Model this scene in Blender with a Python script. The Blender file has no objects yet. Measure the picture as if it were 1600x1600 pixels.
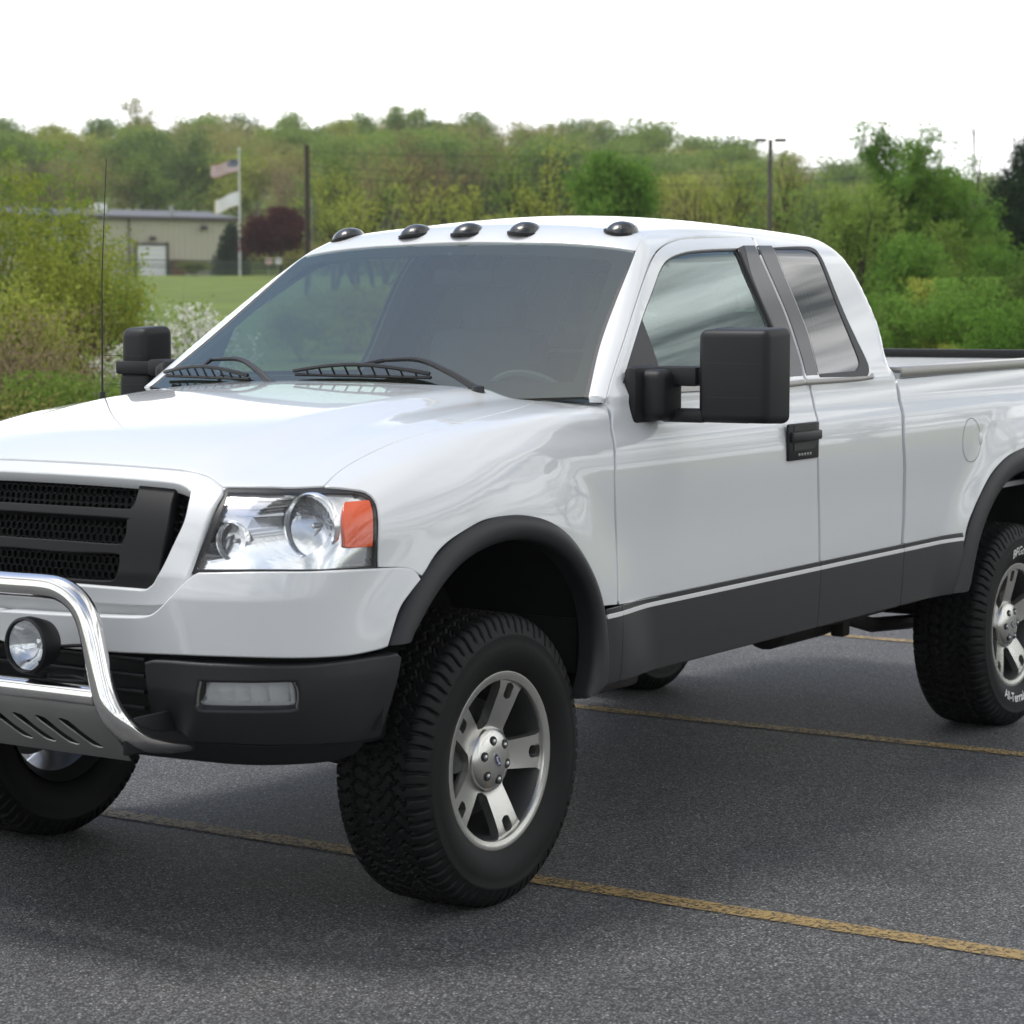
import bpy, bmesh, math, random
import numpy as np
from math import radians, sin, cos, pi
from mathutils import Vector, Matrix
from mathutils.geometry import delaunay_2d_cdt
random.seed(7); np.random.seed(7)
sc = bpy.context.scene
COL = sc.collection
# ---------------------------------------------------------------- camera
cam = bpy.data.cameras.new("camera"); camo = bpy.data.objects.new("camera", cam); COL.objects.link(camo)
YAW, PITCH, ROLL = -2.5484263561661322, -0.07826022455789113, 0.0023803661148799364
f_ = Vector((cos(YAW)*cos(PITCH), sin(YAW)*cos(PITCH), sin(PITCH)))
r_ = f_.cross(Vector((0, 0, 1))).normalized(); u_ = r_.cross(f_)
r2 = r_*cos(ROLL) + u_*sin(ROLL); u2 = -r_*sin(ROLL) + u_*cos(ROLL)
camo.matrix_world = Matrix(((r2.x, u2.x, -f_.x, 5.435845647875547), (r2.y, u2.y, -f_.y, 4.656815958523321),
                            (r2.z, u2.z, -f_.z, 1.608926366033459), (0, 0, 0, 1)))
cam.sensor_width = 36; cam.sensor_fit = 'HORIZONTAL'; cam.lens = 3768.793/1600*36
cam.clip_start = .1; cam.clip_end = 4000
cam.dof.use_dof = True; cam.dof.focus_distance = 7.3; cam.dof.aperture_fstop = 6.3
sc.camera = camo
# ---------------------------------------------------------------- light
SUN_EL, SUN_AZ = radians(68), radians(-75)      # direction to the sun, azimuth from +x
w = bpy.data.worlds.new("World"); sc.world = w; w.use_nodes = True
nt = w.node_tree; nt.nodes.clear()
def N(t, **k):
    n = nt.nodes.new(t)
    for a, b in k.items(): setattr(n, a, b)
    return n
sky = N('ShaderNodeTexSky', sky_type='NISHITA', sun_disc=False, sun_elevation=SUN_EL, sun_rotation=pi/2 - SUN_AZ)
tc = N('ShaderNodeTexCoord'); sep = N('ShaderNodeSeparateXYZ')
nt.links.new(tc.outputs['Generated'], sep.inputs[0])
def M(op, a, b=None, c=None):
    n = N('ShaderNodeMath', operation=op)
    for i, v in enumerate((a, b, c)):
        if v is None: continue
        if isinstance(v, (int, float)): n.inputs[i].default_value = v
        else: nt.links.new(v, n.inputs[i])
    return n.outputs[0]
zz = M('MAXIMUM', sep.outputs['Z'], 0.0)
den = M('ADD', zz, 0.12)
px_ = M('DIVIDE', sep.outputs['X'], den); py_ = M('DIVIDE', sep.outputs['Y'], den)
comb = N('ShaderNodeCombineXYZ'); nt.links.new(px_, comb.inputs[0]); nt.links.new(py_, comb.inputs[1])
rotn = N('ShaderNodeVectorRotate', rotation_type='Z_AXIS'); nt.links.new(comb.outputs[0], rotn.inputs['Vector']); rotn.inputs['Angle'].default_value = radians(25)
mp = N('ShaderNodeMapping'); nt.links.new(rotn.outputs[0], mp.inputs[0])
mp.inputs['Scale'].default_value = (1.15, .33, 1)
nz = N('ShaderNodeTexNoise'); nz.inputs['Scale'].default_value = 1.15; nz.inputs['Detail'].default_value = 7; nz.inputs['Roughness'].default_value = .55; nz.inputs['Distortion'].default_value = .35
nt.links.new(mp.outputs[0], nz.inputs['Vector'])
cov = N('ShaderNodeValToRGB'); cov.color_ramp.elements[0].position = .36; cov.color_ramp.elements[1].position = .50
nt.links.new(nz.outputs[0], cov.inputs[0])
nz2 = N('ShaderNodeTexNoise'); nz2.inputs['Scale'].default_value = 1.9; nz2.inputs['Detail'].default_value = 6; nz2.inputs['Roughness'].default_value = .6
nt.links.new(mp.outputs[0], nz2.inputs['Vector'])
shade = N('ShaderNodeValToRGB')
shade.color_ramp.elements[0].position = .42; shade.color_ramp.elements[0].color = (.22, .245, .26, 1)
shade.color_ramp.elements[1].position = .57; shade.color_ramp.elements[1].color = (1.7, 1.7, 1.68, 1)
nt.links.new(nz2.outputs[0], shade.inputs[0])
# thin bright overcast low in the sky on the far side of the truck, heavier cloud behind the camera
dd = N('ShaderNodeVectorMath', operation='DOT_PRODUCT'); nt.links.new(tc.outputs['Generated'], dd.inputs[0]); dd.inputs[1].default_value = (-.55, -.83, 0.0)
br = N('ShaderNodeMapRange', interpolation_type='SMOOTHSTEP'); nt.links.new(dd.outputs['Value'], br.inputs[0])
br.inputs[1].default_value = .1; br.inputs[2].default_value = .8
lowm = N('ShaderNodeMapRange', interpolation_type='SMOOTHSTEP'); nt.links.new(sep.outputs['Z'], lowm.inputs[0]); lowm.inputs[1].default_value = .42; lowm.inputs[2].default_value = .20
front = M('MULTIPLY', br.outputs[0], lowm.outputs[0])
# a break of clear blue part-way up on the far side of the truck
db = N('ShaderNodeVectorMath', operation='DOT_PRODUCT'); nt.links.new(tc.outputs['Generated'], db.inputs[0]); db.inputs[1].default_value = (-.40, -.73, .56)
blue = N('ShaderNodeMapRange', interpolation_type='SMOOTHSTEP'); nt.links.new(db.outputs['Value'], blue.inputs[0]); blue.inputs[1].default_value = .76; blue.inputs[2].default_value = .90
covf = M('MAXIMUM', M('MULTIPLY', cov.outputs[0], M('SUBTRACT', 1.0, blue.outputs[0])), front)
cl = N('ShaderNodeMix', data_type='RGBA'); nt.links.new(front, cl.inputs[0]); nt.links.new(shade.outputs[0], cl.inputs[6]); cl.inputs[7].default_value = (1.5, 1.5, 1.5, 1)
CLOUD = 7.0
zen = N('ShaderNodeMapRange', interpolation_type='SMOOTHSTEP'); nt.links.new(sep.outputs['Z'], zen.inputs[0]); zen.inputs[1].default_value = .25; zen.inputs[2].default_value = .85; zen.inputs[3].default_value = CLOUD*1.1; zen.inputs[4].default_value = CLOUD*.52
clg = N('ShaderNodeVectorMath', operation='SCALE'); nt.links.new(cl.outputs[2], clg.inputs[0]); nt.links.new(zen.outputs[0], clg.inputs['Scale'])
mixs = N('ShaderNodeMix', data_type='RGBA'); nt.links.new(covf, mixs.inputs[0]); nt.links.new(sky.outputs[0], mixs.inputs[6]); nt.links.new(clg.outputs[0], mixs.inputs[7])
bg = N('ShaderNodeBackground'); nt.links.new(mixs.outputs[2], bg.inputs[0]); bg.inputs[1].default_value = 0.14
wo = N('ShaderNodeOutputWorld'); nt.links.new(bg.outputs[0], wo.inputs[0])
sl = bpy.data.lights.new("sun", 'SUN'); so = bpy.data.objects.new("sun", sl); COL.objects.link(so)
sl.energy = 1.7; sl.angle = radians(16); sl.color = (1, .965, .91)
sv = Vector((cos(SUN_EL)*cos(SUN_AZ), cos(SUN_EL)*sin(SUN_AZ), sin(SUN_EL)))
so.rotation_euler = sv.to_track_quat('Z', 'Y').to_euler(); so.location = (0, 0, 30)
sc.view_settings.view_transform = 'Standard'; sc.view_settings.look = 'None'; sc.view_settings.gamma = 1
sc.view_settings.exposure = 0.50
sc.cycles.max_bounces = 8; sc.cycles.transparent_max_bounces = 24; sc.cycles.caustics_reflective = False; sc.cycles.caustics_refractive = False
sc.cycles.sample_clamp_indirect = 6
try: sc.cycles.use_denoising = True
except Exception: pass
# ---------------------------------------------------------------- truck shape functions
# truck frame: x forward, y to the driver's side, z up, origin on the ground under the front axle
RK = 0.0152          # the body sits slightly nose-down
def smax(a, b, k):
    return np.maximum(a, b) + np.maximum(k - np.abs(a - b), 0)**2 / (4*k)
def smin(a, b, k): return -smax(-a, -b, k)
def sstep(a, b, x):
    t = np.clip((x - a)/(b - a), 0, 1); return t*t*(3 - 2*t)
WHX = (0.0, -3.67); WHZ = 0.43
def y_side(x, z):
    y = 0.968 + .007*np.exp(-((z-1.12)/.12)**2) - 0.45*np.maximum(z - 1.17, 0)**1.6 - 0.12*np.maximum(0.9 - z, 0)**2
    y = y - 0.012*sstep(1.235, 1.30, z)
    y = y - 0.10*np.maximum(x - 0.10, 0)**2
    for wx in WHX:                                   # swell of the panel round each wheel arch
        r = np.sqrt((x - wx)**2 + (z - WHZ + .02)**2)
        y = y + 0.034*(1 - sstep(0.60, 0.86, r))*sstep(.35, .6, z)
    return y
def x_front(y, z):
    a = np.abs(y)
    x = 0.915 - 0.10*a*a - 0.62*np.maximum(a - 0.60, 0)**1.6
    x = x - 0.22*np.maximum(z - 0.98, 0)
    return x
HX = np.array([-1.2, -.60, -.30, 0, .25, .5, .65, .78, .95]); HZ = np.array([1.42, 1.398, 1.392, 1.372, 1.348, 1.312, 1.279, 1.238, 1.15])
_hc = np.polyfit(HX, HZ, 5)
def z_hood(x, y):
    a = np.abs(y)
    z = np.polyval(_hc, x) - (.035 + .045*sstep(0, .7, x))*(a/.8)**2 - .10*np.maximum(a-.72,0)*sstep(-.5, .2, x)
    return z + 0.022*(1 - sstep(0.44 , 0.60, a - .05*sstep(.8,-.5,x)))*sstep(.9, .55, x)
def F_low(P):
    x, y, z = P[:, 0], P[:, 1], P[:, 2]; a = np.abs(y)
    c = sstep(-.60, -.70, x)
    zt = z_hood(np.maximum(x, -.72), y)*(1 - c) + (1.394 - .0)*c
    f = smax(a - y_side(x, z), z - zt, (.050 + .080*sstep(-.45, .30, x))*(1 - c) + .03*c)
    return smax(f, (x - x_front(y, z))*.97, 0.11)
def F_bump(P):
    x, y, z = P[:, 0], P[:, 1], P[:, 2]
    xf = 0.955 - 0.09*y*y - 0.62*np.maximum(np.abs(y) - 0.64, 0)**1.6 - 0.5*np.maximum(z - .93, 0)**1.3
    return smax(np.abs(y) - y_side(x, z) - .003, x - xf, 0.13)
def F_lowb(P):
    x, y, z = P[:, 0], P[:, 1], P[:, 2]
    xf = 0.965 - 0.09*y*y - 0.62*np.maximum(np.abs(y) - 0.64, 0)**1.6 - 1.2*np.maximum(.70 - z, 0)**1.5
    return smax(np.abs(y) - y_side(x, z) + .002 + .5*np.maximum(.74 - z, 0)**1.5, x - xf, 0.13)
def y_cab(z): return 0.921 - 0.42*np.maximum(z - 1.38, 0) - .18*np.maximum(z - 1.38, 0)**2 - 1.0*np.maximum(1.38 - z, 0)
def x_wind(y, z): return -0.468 - 1.43*(z - 1.3875) - 0.16*y*y
def z_roof(x, y):
    b = 1 - ((x + 1.9)/.75)**2
    return 1.902 + 0.060*b - (0.068 + .085*np.maximum(b, 0))*y*y
def x_rear(z): return -2.600 - .058*sstep(1.40, 1.60, z) + .07*sstep(1.72, 1.92, z)
def F_cab(P):
    x, y, z = P[:, 0], P[:, 1], P[:, 2]
    side = (np.abs(y) - y_cab(z))/1.12
    f = smax(side, z - z_roof(x, y), 0.085)
    f = smax(f, (x - x_wind(y, z))/1.745, 0.035)
    return smax(f, (x_rear(z) - x)/1.12, 0.06)
def F_body(P): return smin(F_cab(P), F_low(P), 0.03)
def F_glass(P): return F_cab(P)
def F_flat(P): return np.abs(P[:, 1]) - y_side(P[:, 0], P[:, 2])
def F_wind(P): return (P[:, 0] - x_wind(P[:, 1], P[:, 2]))/1.745
def march(F, o, d, t0, t1, n=160, off=0.0):
    """first crossing of F = off on each ray o + t d"""
    o = np.atleast_2d(o); d = np.broadcast_to(d, o.shape); N = len(o)
    lo = np.full(N, t0, float); found = np.zeros(N, bool); hi = lo.copy()
    prev = F(o + lo[:, None]*d) - off
    st = (t1 - t0)/n
    t = lo.copy()
    for i in range(n):
        t2 = t + st; cur = F(o + t2[:, None]*d) - off
        hit = (~found) & (prev > 0) & (cur <= 0)
        lo[hit] = t[hit]; hi[hit] = t2[hit]; found |= hit
        prev = cur; t = t2
        if found.all(): break
    for i in range(30):
        m = (lo + hi)/2; v = F(o + m[:, None]*d) - off
        lo = np.where(v > 0, m, lo); hi = np.where(v > 0, hi, m)
    return o + lo[:, None]*d, found
def gradn(F, P, e=1e-4):
    g = np.stack([F(P + e*np.eye(3)[i]) - F(P - e*np.eye(3)[i]) for i in range(3)], 1)
    return g/np.linalg.norm(g, axis=1, keepdims=True)
# outlines of the body panels: points in the truck frame, "c" marks a sharp corner
c = "c"
T = {
'flare_out': [[0.5374, 0.9768, 0.7953], [0.4926, 0.9782, 0.8858], [0.4127, 0.9849, 0.9557], [0.3519, 0.9881, 1.012], [0.2992, 0.9915, 1.042], [0.2266, 0.9959, 1.067], [0.147, 0.9985, 1.086], [0.0676, 1, 1.09], [-0.0179, 1.001, 1.087], [-0.0998, 1.002, 1.075], [-0.178, 1.001, 1.054], [-0.2518, 1.001, 1.023], [-0.3127, 1, 0.9795], [-0.4148, 1.002, 0.8688], [-0.4635, 1, 0.7707], [-0.4878, 0.9964, 0.6835], [-0.4974, 0.993, 0.6257], [-0.5012, 0.9866, 0.5645]],
'flare_in': [[0.478, 1, 0.7996], [0.453, 1, 0.8363], [0.4081, 1, 0.8778], [0.3284, 1, 0.943], [0.2558, 1, 0.978], [0.164, 1, 1.007], [0.07, 1, 1.019], [-0.0264, 1, 1.019], [-0.1285, 1, 1.001], [-0.2301, 1, 0.9617], [-0.3141, 1, 0.9046], [-0.3795, 1, 0.83], [-0.4113, 1, 0.7507], [-0.4191, 1, 0.6625], [-0.406, 1, 0.5787], [-0.3685, 1, 0.5283]],
'fender': [[-0.6337, 0.657, 1.379, c], [-0.4725, 0.7476, 1.367], [-0.2887, 0.7967, 1.355], [-0.0828, 0.8065, 1.338], [0.1007, 0.8069, 1.317], [0.2529, 0.7898, 1.293], [0.4065, 0.7891, 1.259], [0.5147, 0.7991, 1.23], [0.5982, 0.8187, 1.201, c], [0.5569, 0.8632, 1.195], [0.5246, 0.8941, 1.186], [0.5175, 0.9196, 1.165], [0.524, 0.9367, 1.139], [0.543, 0.953, 1.07], [0.548, 0.9545, 0.9971, c], [0.4899, 0.9661, 0.9921], [0.447, 0.9753, 0.9852], [0.426, 0.9803, 0.9751], [0.405, 0.9855, 0.9616, c], [0.3519, 0.9881, 1.012], [0.2992, 0.9915, 1.042], [0.2266, 0.9959, 1.067], [0.147, 0.9985, 1.086], [0.0676, 1, 1.09], [-0.0179, 1.001, 1.087], [-0.0998, 1.002, 1.075], [-0.178, 1.001, 1.054], [-0.2518, 1.001, 1.023], [-0.3127, 1, 0.9795], [-0.4148, 1.002, 0.8688], [-0.4625, 1, 0.7876, c], [-0.5445, 0.9958, 0.7819, c], [-0.5685, 0.9755, 0.9552], [-0.557, 0.9747, 1.144], [-0.5813, 0.9502, 1.273], [-0.6091, 0.9215, 1.336], [-0.6486, 0.8835, 1.374, c], [-0.6508, 0.8171, 1.378], [-0.6446, 0.7417, 1.379]],
'door': [[-0.6151, 0.9153, 1.379, c], [-0.7056, 0.8835, 1.451], [-0.8489, 0.8381, 1.555], [-0.9754, 0.7952, 1.645], [-1.116, 0.7474, 1.738], [-1.215, 0.7163, 1.794], [-1.308, 0.6898, 1.829], [-1.437, 0.6667, 1.854], [-1.589, 0.657, 1.865], [-1.987, 0.6462, 1.875, c], [-1.934, 0.7133, 1.799], [-1.926, 0.7656, 1.705], [-1.921, 0.8132, 1.613], [-1.907, 0.8585, 1.52], [-1.89, 0.8947, 1.441], [-1.867, 0.919, 1.397, c], [-1.894, 0.925, 1.363], [-1.894, 0.9479, 1.277], [-1.859, 0.9745, 1.153], [-1.885, 0.9688, 0.945], [-1.901, 0.9658, 0.765, c], [-0.5622, 0.9937, 0.7798, c], [-0.5858, 0.9737, 0.9535], [-0.5713, 0.9748, 1.143], [-0.5985, 0.9506, 1.272], [-0.6259, 0.9222, 1.341]],
'rdoor': [[-2.007, 0.6457, 1.876, c], [-1.952, 0.7132, 1.799], [-1.944, 0.7656, 1.705], [-1.94, 0.8133, 1.613], [-1.925, 0.8587, 1.52], [-1.909, 0.895, 1.44], [-1.886, 0.9194, 1.396, c], [-1.913, 0.9251, 1.363], [-1.912, 0.9483, 1.277], [-1.878, 0.9745, 1.151], [-1.905, 0.9688, 0.9435], [-1.92, 0.9658, 0.7653, c], [-2.553, 0.9658, 0.7645, c], [-2.56, 0.9682, 0.8918], [-2.552, 0.9721, 1.032], [-2.533, 0.9738, 1.171], [-2.567, 0.9407, 1.296], [-2.558, 0.9261, 1.376], [-3.711, 0.3695, 1.394]],
'win_d': [[-0.9779, 0.817, 1.606], [-1.121, 0.7703, 1.696], [-1.228, 0.7349, 1.761], [-1.314, 0.7147, 1.796], [-1.442, 0.7002, 1.818], [-1.586, 0.6933, 1.828], [-1.819, 0.6885, 1.835, c], [-1.801, 0.7335, 1.763], [-1.796, 0.7838, 1.671], [-1.795, 0.8264, 1.587], [-1.793, 0.8743, 1.486], [-1.772, 0.9156, 1.402, c], [-1.203, 0.9086, 1.412], [-0.7291, 0.9029, 1.422, c], [-0.8154, 0.8725, 1.49]],
'sail': [[-0.9741, 0.817, 1.606, c], [-0.9629, 0.8796, 1.475], [-0.9463, 0.9058, 1.417, c], [-0.7291, 0.9029, 1.422, c], [-0.8117, 0.8724, 1.49]],
'bstrip': [[-1.87, 0.6804, 1.845, c], [-1.949, 0.6795, 1.846, c], [-1.931, 0.7133, 1.799], [-1.923, 0.7656, 1.705], [-1.919, 0.8132, 1.613], [-1.904, 0.8585, 1.52], [-1.888, 0.8947, 1.441], [-1.865, 0.9176, 1.399, c], [-1.78, 0.9158, 1.402, c], [-1.802, 0.8744, 1.486], [-1.804, 0.8265, 1.587], [-1.8, 0.7838, 1.671], [-1.819, 0.7334, 1.764]],
'cstrip': [[-1.974, 0.6792, 1.846, c], [-2.075, 0.6776, 1.847, c], [-2.05, 0.7316, 1.767], [-2.037, 0.797, 1.645], [-2.025, 0.8513, 1.536], [-1.98, 0.9172, 1.399, c], [-1.895, 0.9154, 1.402, c], [-1.911, 0.895, 1.44], [-1.927, 0.8587, 1.52], [-1.942, 0.8133, 1.613], [-1.947, 0.7656, 1.705], [-1.955, 0.7132, 1.799]],
'win_r': [[-2.081, 0.6817, 1.843, c], [-2.298, 0.6772, 1.846], [-2.386, 0.6862, 1.835], [-2.393, 0.7109, 1.803], [-2.363, 0.7888, 1.661], [-2.353, 0.8302, 1.579], [-2.352, 0.8616, 1.514], [-2.346, 0.8984, 1.433], [-2.292, 0.9149, 1.403, c], [-1.992, 0.916, 1.401, c], [-2.034, 0.8514, 1.535], [-2.046, 0.797, 1.645], [-2.059, 0.7316, 1.767]],
'win_r_trim': [[-2.081, 0.6817, 1.843, c], [-2.308, 0.6722, 1.85], [-2.404, 0.6765, 1.845], [-2.413, 0.7061, 1.81], [-2.39, 0.7829, 1.672], [-2.385, 0.827, 1.586], [-2.392, 0.8599, 1.517], [-2.404, 0.9031, 1.422], [-2.358, 0.9254, 1.385, c], [-1.984, 0.92, 1.395, c], [-2.034, 0.8514, 1.535], [-2.046, 0.797, 1.645], [-2.059, 0.7316, 1.767]],
'belt': [[-0.9607, 0.911, 1.409, c], [-1.751, 0.9241, 1.388, c], [-1.861, 0.9227, 1.391, c], [-1.859, 0.9259, 1.373, c], [-1.749, 0.9255, 1.371, c], [-0.9442, 0.9208, 1.394, c]],
'belt_r': [[-1.874, 0.9229, 1.39, c], [-2.022, 0.9232, 1.389], [-2.361, 0.9243, 1.387, c], [-2.393, 0.9184, 1.397, c], [-2.392, 0.9269, 1.382], [-2.291, 0.926, 1.374], [-1.869, 0.9258, 1.373, c]],
'wind': [[-1.154, 0.6792, 1.816, c], [-0.9483, 0.733, 1.663], [-0.7698, 0.7868, 1.529], [-0.5841, 0.8636, 1.385, c]],
'handle': [[-1.639, 0.9652, 1.234], [-1.661, 0.9606, 1.25], [-1.72, 0.9582, 1.256], [-1.849, 0.959, 1.254], [-1.859, 0.9638, 1.241], [-1.853, 0.9727, 1.185], [-1.845, 0.9748, 1.138], [-1.821, 0.975, 1.129], [-1.682, 0.975, 1.129], [-1.65, 0.9748, 1.141]],
'fuel': [[-3.091, 0.9733, 1.178], [-3.066, 0.975, 1.124], [-3.095, 0.9736, 1.064], [-3.132, 0.9738, 1.047], [-3.17, 0.9754, 1.065], [-3.198, 0.9753, 1.112], [-3.169, 0.9736, 1.174], [-3.131, 0.9714, 1.196]],
'gap': [[-2.576, 0.9655, 0.7554], [-2.582, 0.9682, 0.89], [-2.574, 0.972, 1.03], [-2.554, 0.9739, 1.17], [-2.588, 0.941, 1.295], [-2.59, 0.9266, 1.352], [-2.605, 0.9165, 1.379]],
'bedtop': [[-2.6, 0.9191, 1.379], [-3.169, 0.9174, 1.386], [-3.81, 0.9155, 1.392]],
'paintbot': [[-0.5575, 0.9944, 0.7785], [-1.91, 0.9659, 0.7685], [-2.569, 0.966, 0.77], [-3.055, 0.986, 0.7758]],
'claddtop': [[-0.481, 1, 0.7706], [-0.5567, 0.995, 0.7692], [-1.911, 0.9656, 0.7574], [-2.57, 0.9656, 0.7583], [-3.063, 0.9881, 0.7631]],
'rocker': [[-0.5142, 0.9852, 0.557], [-1.142, 0.9518, 0.5325], [-1.891, 0.9524, 0.54], [-2.534, 0.9532, 0.5492], [-3.002, 0.979, 0.5691]],
'flareR_out': [[-2.998, 0.9783, 0.5695], [-3.026, 0.9855, 0.6424], [-3.061, 0.9894, 0.7317], [-3.103, 0.9906, 0.8134], [-3.195, 0.9937, 0.9042], [-3.309, 0.9962, 0.9876], [-3.454, 1.001, 1.044], [-3.61, 1.003, 1.07]],
'hoodfront': [[0.7586, -0.1847, 1.248], [0.7609, 0.0113, 1.251], [0.7568, 0.1716, 1.25], [0.7459, 0.3213, 1.246], [0.727, 0.48, 1.237], [0.7234, 0.5401, 1.225], [0.7444, 0.6035, 1.203, c], [0.709, 0.6822, 1.204], [0.6655, 0.7516, 1.202], [0.6054, 0.8161, 1.2, c]],
'surr_out': [[0.7699, -0.1732, 1.242], [0.7712, 0.0214, 1.246], [0.7666, 0.1809, 1.244], [0.7531, 0.328, 1.241], [0.7323, 0.4825, 1.234], [0.7287, 0.5404, 1.223], [0.7502, 0.6106, 1.199, c], [0.7805, 0.6216, 1.177], [0.8546, 0.6191, 1.069], [0.8782, 0.5985, 0.9843], [0.8812, 0.5815, 0.9559], [0.8843, 0.5539, 0.9301], [0.8867, 0.5321, 0.9175], [0.8912, 0.4883, 0.9085], [0.9047, 0.3214, 0.9054], [0.9149, -0.0301, 0.9054]],
'grille': [[0.8022, -0.1402, 1.221], [0.8029, 0.0854, 1.222], [0.7925, 0.2898, 1.219], [0.7775, 0.4523, 1.213], [0.7738, 0.5037, 1.206], [0.7799, 0.5308, 1.196], [0.7926, 0.5462, 1.183], [0.8433, 0.5646, 1.116], [0.8749, 0.538, 1.031], [0.8891, 0.5089, 0.9701], [0.8911, 0.4887, 0.9478], [0.8934, 0.4645, 0.9383], [0.8989, 0.4013, 0.9381], [0.9149, -0.0295, 0.9362]],
'lens': [[0.7577, 0.6319, 1.19, c], [0.681, 0.7747, 1.189], [0.5929, 0.8602, 1.186], [0.5478, 0.8912, 1.181], [0.5316, 0.9159, 1.165], [0.5379, 0.9329, 1.139], [0.5568, 0.9512, 1.071], [0.5611, 0.9522, 0.9983, c], [0.6053, 0.9451, 0.9989], [0.7909, 0.8118, 1.004], [0.87, 0.6234, 1.001, c]],
'hlback': [[0.7481, 0.6088, 1.2, c], [0.6652, 0.7618, 1.199], [0.5779, 0.8484, 1.196], [0.534, 0.8848, 1.19], [0.5173, 0.9153, 1.17], [0.5251, 0.9355, 1.14], [0.543, 0.953, 1.07], [0.5485, 0.9549, 0.989, c], [0.6053, 0.9451, 0.9908], [0.7925, 0.8131, 0.9951], [0.8758, 0.6071, 0.9894, c]],
'amber': [[0.6098, 0.8939, 1.158], [0.5928, 0.8971, 1.162], [0.5365, 0.9155, 1.163, c], [0.5465, 0.9333, 1.135], [0.5631, 0.9479, 1.088], [0.5696, 0.9507, 1.05, c], [0.6457, 0.9316, 1.054], [0.6492, 0.9263, 1.07], [0.6386, 0.9121, 1.117]],
'hoodlap': [[0.7017, 0.4268, 1.255, c], [0.6923, 0.5652, 1.229, c], [0.7441, 0.6118, 1.202, c], [0.7658, 0.609, 1.19, c], [0.7674, 0.4959, 1.212, c]],
'gapblack': [[0.7447, 0.6102, 1.202], [0.7805, 0.6216, 1.177], [0.8546, 0.6191, 1.069], [0.8802, 0.5895, 0.9758], [0.8812, 0.5815, 0.9543], [0.8751, 0.6108, 0.9896], [0.7618, 0.6206, 1.19]],
'bump': [[0.4164, 0.9876, 0.9529, c], [0.4319, 0.9826, 0.9725], [0.4616, 0.9758, 0.9817], [0.5475, 0.9582, 0.9875], [0.8237, 0.8389, 0.9998], [0.9013, 0.6552, 0.9949, c], [0.9064, 0.6384, 0.9863], [0.9148, 0.6138, 0.9647], [0.9254, 0.5737, 0.9229], [0.9288, 0.5398, 0.8934], [0.9316, 0.5098, 0.8787], [0.9369, 0.449, 0.8717], [0.9499, 0.2378, 0.8649], [0.955, 0.0104, 0.8597, c], [0.955, 0.0089, 0.7866, c], [0.9504, 0.2256, 0.7858], [0.9401, 0.4068, 0.787], [0.9173, 0.646, 0.7947], [0.8602, 0.8061, 0.7953], [0.7426, 0.9151, 0.7888], [0.6573, 0.9499, 0.7871], [0.5782, 0.9708, 0.7917], [0.5447, 0.9782, 0.7963, c], [0.5006, 0.98, 0.8818], [0.4585, 0.9837, 0.9222]],
'lowb': [[0.9413, 0.5127, 0.7465], [0.9398, 0.5288, 0.764], [0.9151, 0.6966, 0.7663], [0.8485, 0.8352, 0.764], [0.7717, 0.8994, 0.7607], [0.6658, 0.9442, 0.7617], [0.5049, 0.981, 0.7634, c], [0.4925, 0.982, 0.7536, c], [0.5023, 0.9728, 0.6894], [0.5112, 0.9401, 0.5846], [0.5065, 0.9241, 0.5505, c], [0.6256, 0.9121, 0.5532], [0.7314, 0.8659, 0.5605], [0.8529, 0.7061, 0.5655], [0.8758, 0.5594, 0.5627], [0.8907, 0.5384, 0.5827], [0.9026, 0.5102, 0.5983], [0.9344, 0.5183, 0.6694]],
'fog': [[0.923, 0.6673, 0.7343, c], [0.8136, 0.8698, 0.735], [0.7923, 0.8852, 0.7253], [0.7824, 0.8893, 0.7017], [0.778, 0.8814, 0.6601], [0.7896, 0.8682, 0.6477], [0.8663, 0.7831, 0.6479], [0.9101, 0.6572, 0.646], [0.9169, 0.6485, 0.6591], [0.925, 0.6582, 0.7016]],
'val': [[0.8687, 0.5464, 0.5504], [0.848, 0.7018, 0.5562], [0.7276, 0.8628, 0.5515], [0.5, 0.9192, 0.5407], [0.4646, 0.8839, 0.4809], [0.6664, 0.8529, 0.4862], [0.7824, 0.7383, 0.4886], [0.8131, 0.4956, 0.473]],
'dome': [[0.7376, 0.5891, 1.209], [0.548, 0.5911, 1.263], [0.3197, 0.5809, 1.313], [0.044, 0.5895, 1.353], [-0.2447, 0.6032, 1.373], [-0.6697, 0.6564, 1.39]],
'wtop': [[-1.135, 0.0584, 1.854], [-1.139, 0.2219, 1.851], [-1.147, 0.3668, 1.847], [-1.155, 0.5326, 1.836], [-1.158, 0.6387, 1.824], [-1.154, 0.6792, 1.816]],
'gr_row1': [[0.8204, -0.1217, 1.206], [0.8171, 0.1132, 1.209], [0.8034, 0.3179, 1.208], [0.8075, 0.3485, 1.201], [0.8182, 0.3606, 1.189], [0.8422, 0.3714, 1.158], [0.853, 0.3656, 1.142], [0.8571, 0.3448, 1.138], [0.8679, 0.1388, 1.141], [0.8699, -0.0718, 1.14]],
'gr_row2': [[0.8811, -0.0608, 1.116], [0.8767, 0.1471, 1.122], [0.8656, 0.3481, 1.12], [0.8672, 0.3674, 1.113], [0.8788, 0.3755, 1.078], [0.8853, 0.3679, 1.054], [0.8883, 0.3438, 1.048], [0.8971, 0.166, 1.049], [0.8994, -0.0432, 1.05]],
'gr_row3': [[0.9064, -0.0366, 1.019], [0.9019, 0.1704, 1.026], [0.8923, 0.3429, 1.03], [0.8926, 0.3654, 1.021], [0.9002, 0.3676, 0.9857], [0.9023, 0.3558, 0.9587], [0.9054, 0.3093, 0.9512], [0.9118, 0.1789, 0.9504], [0.9149, -0.0292, 0.9498]],
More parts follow.
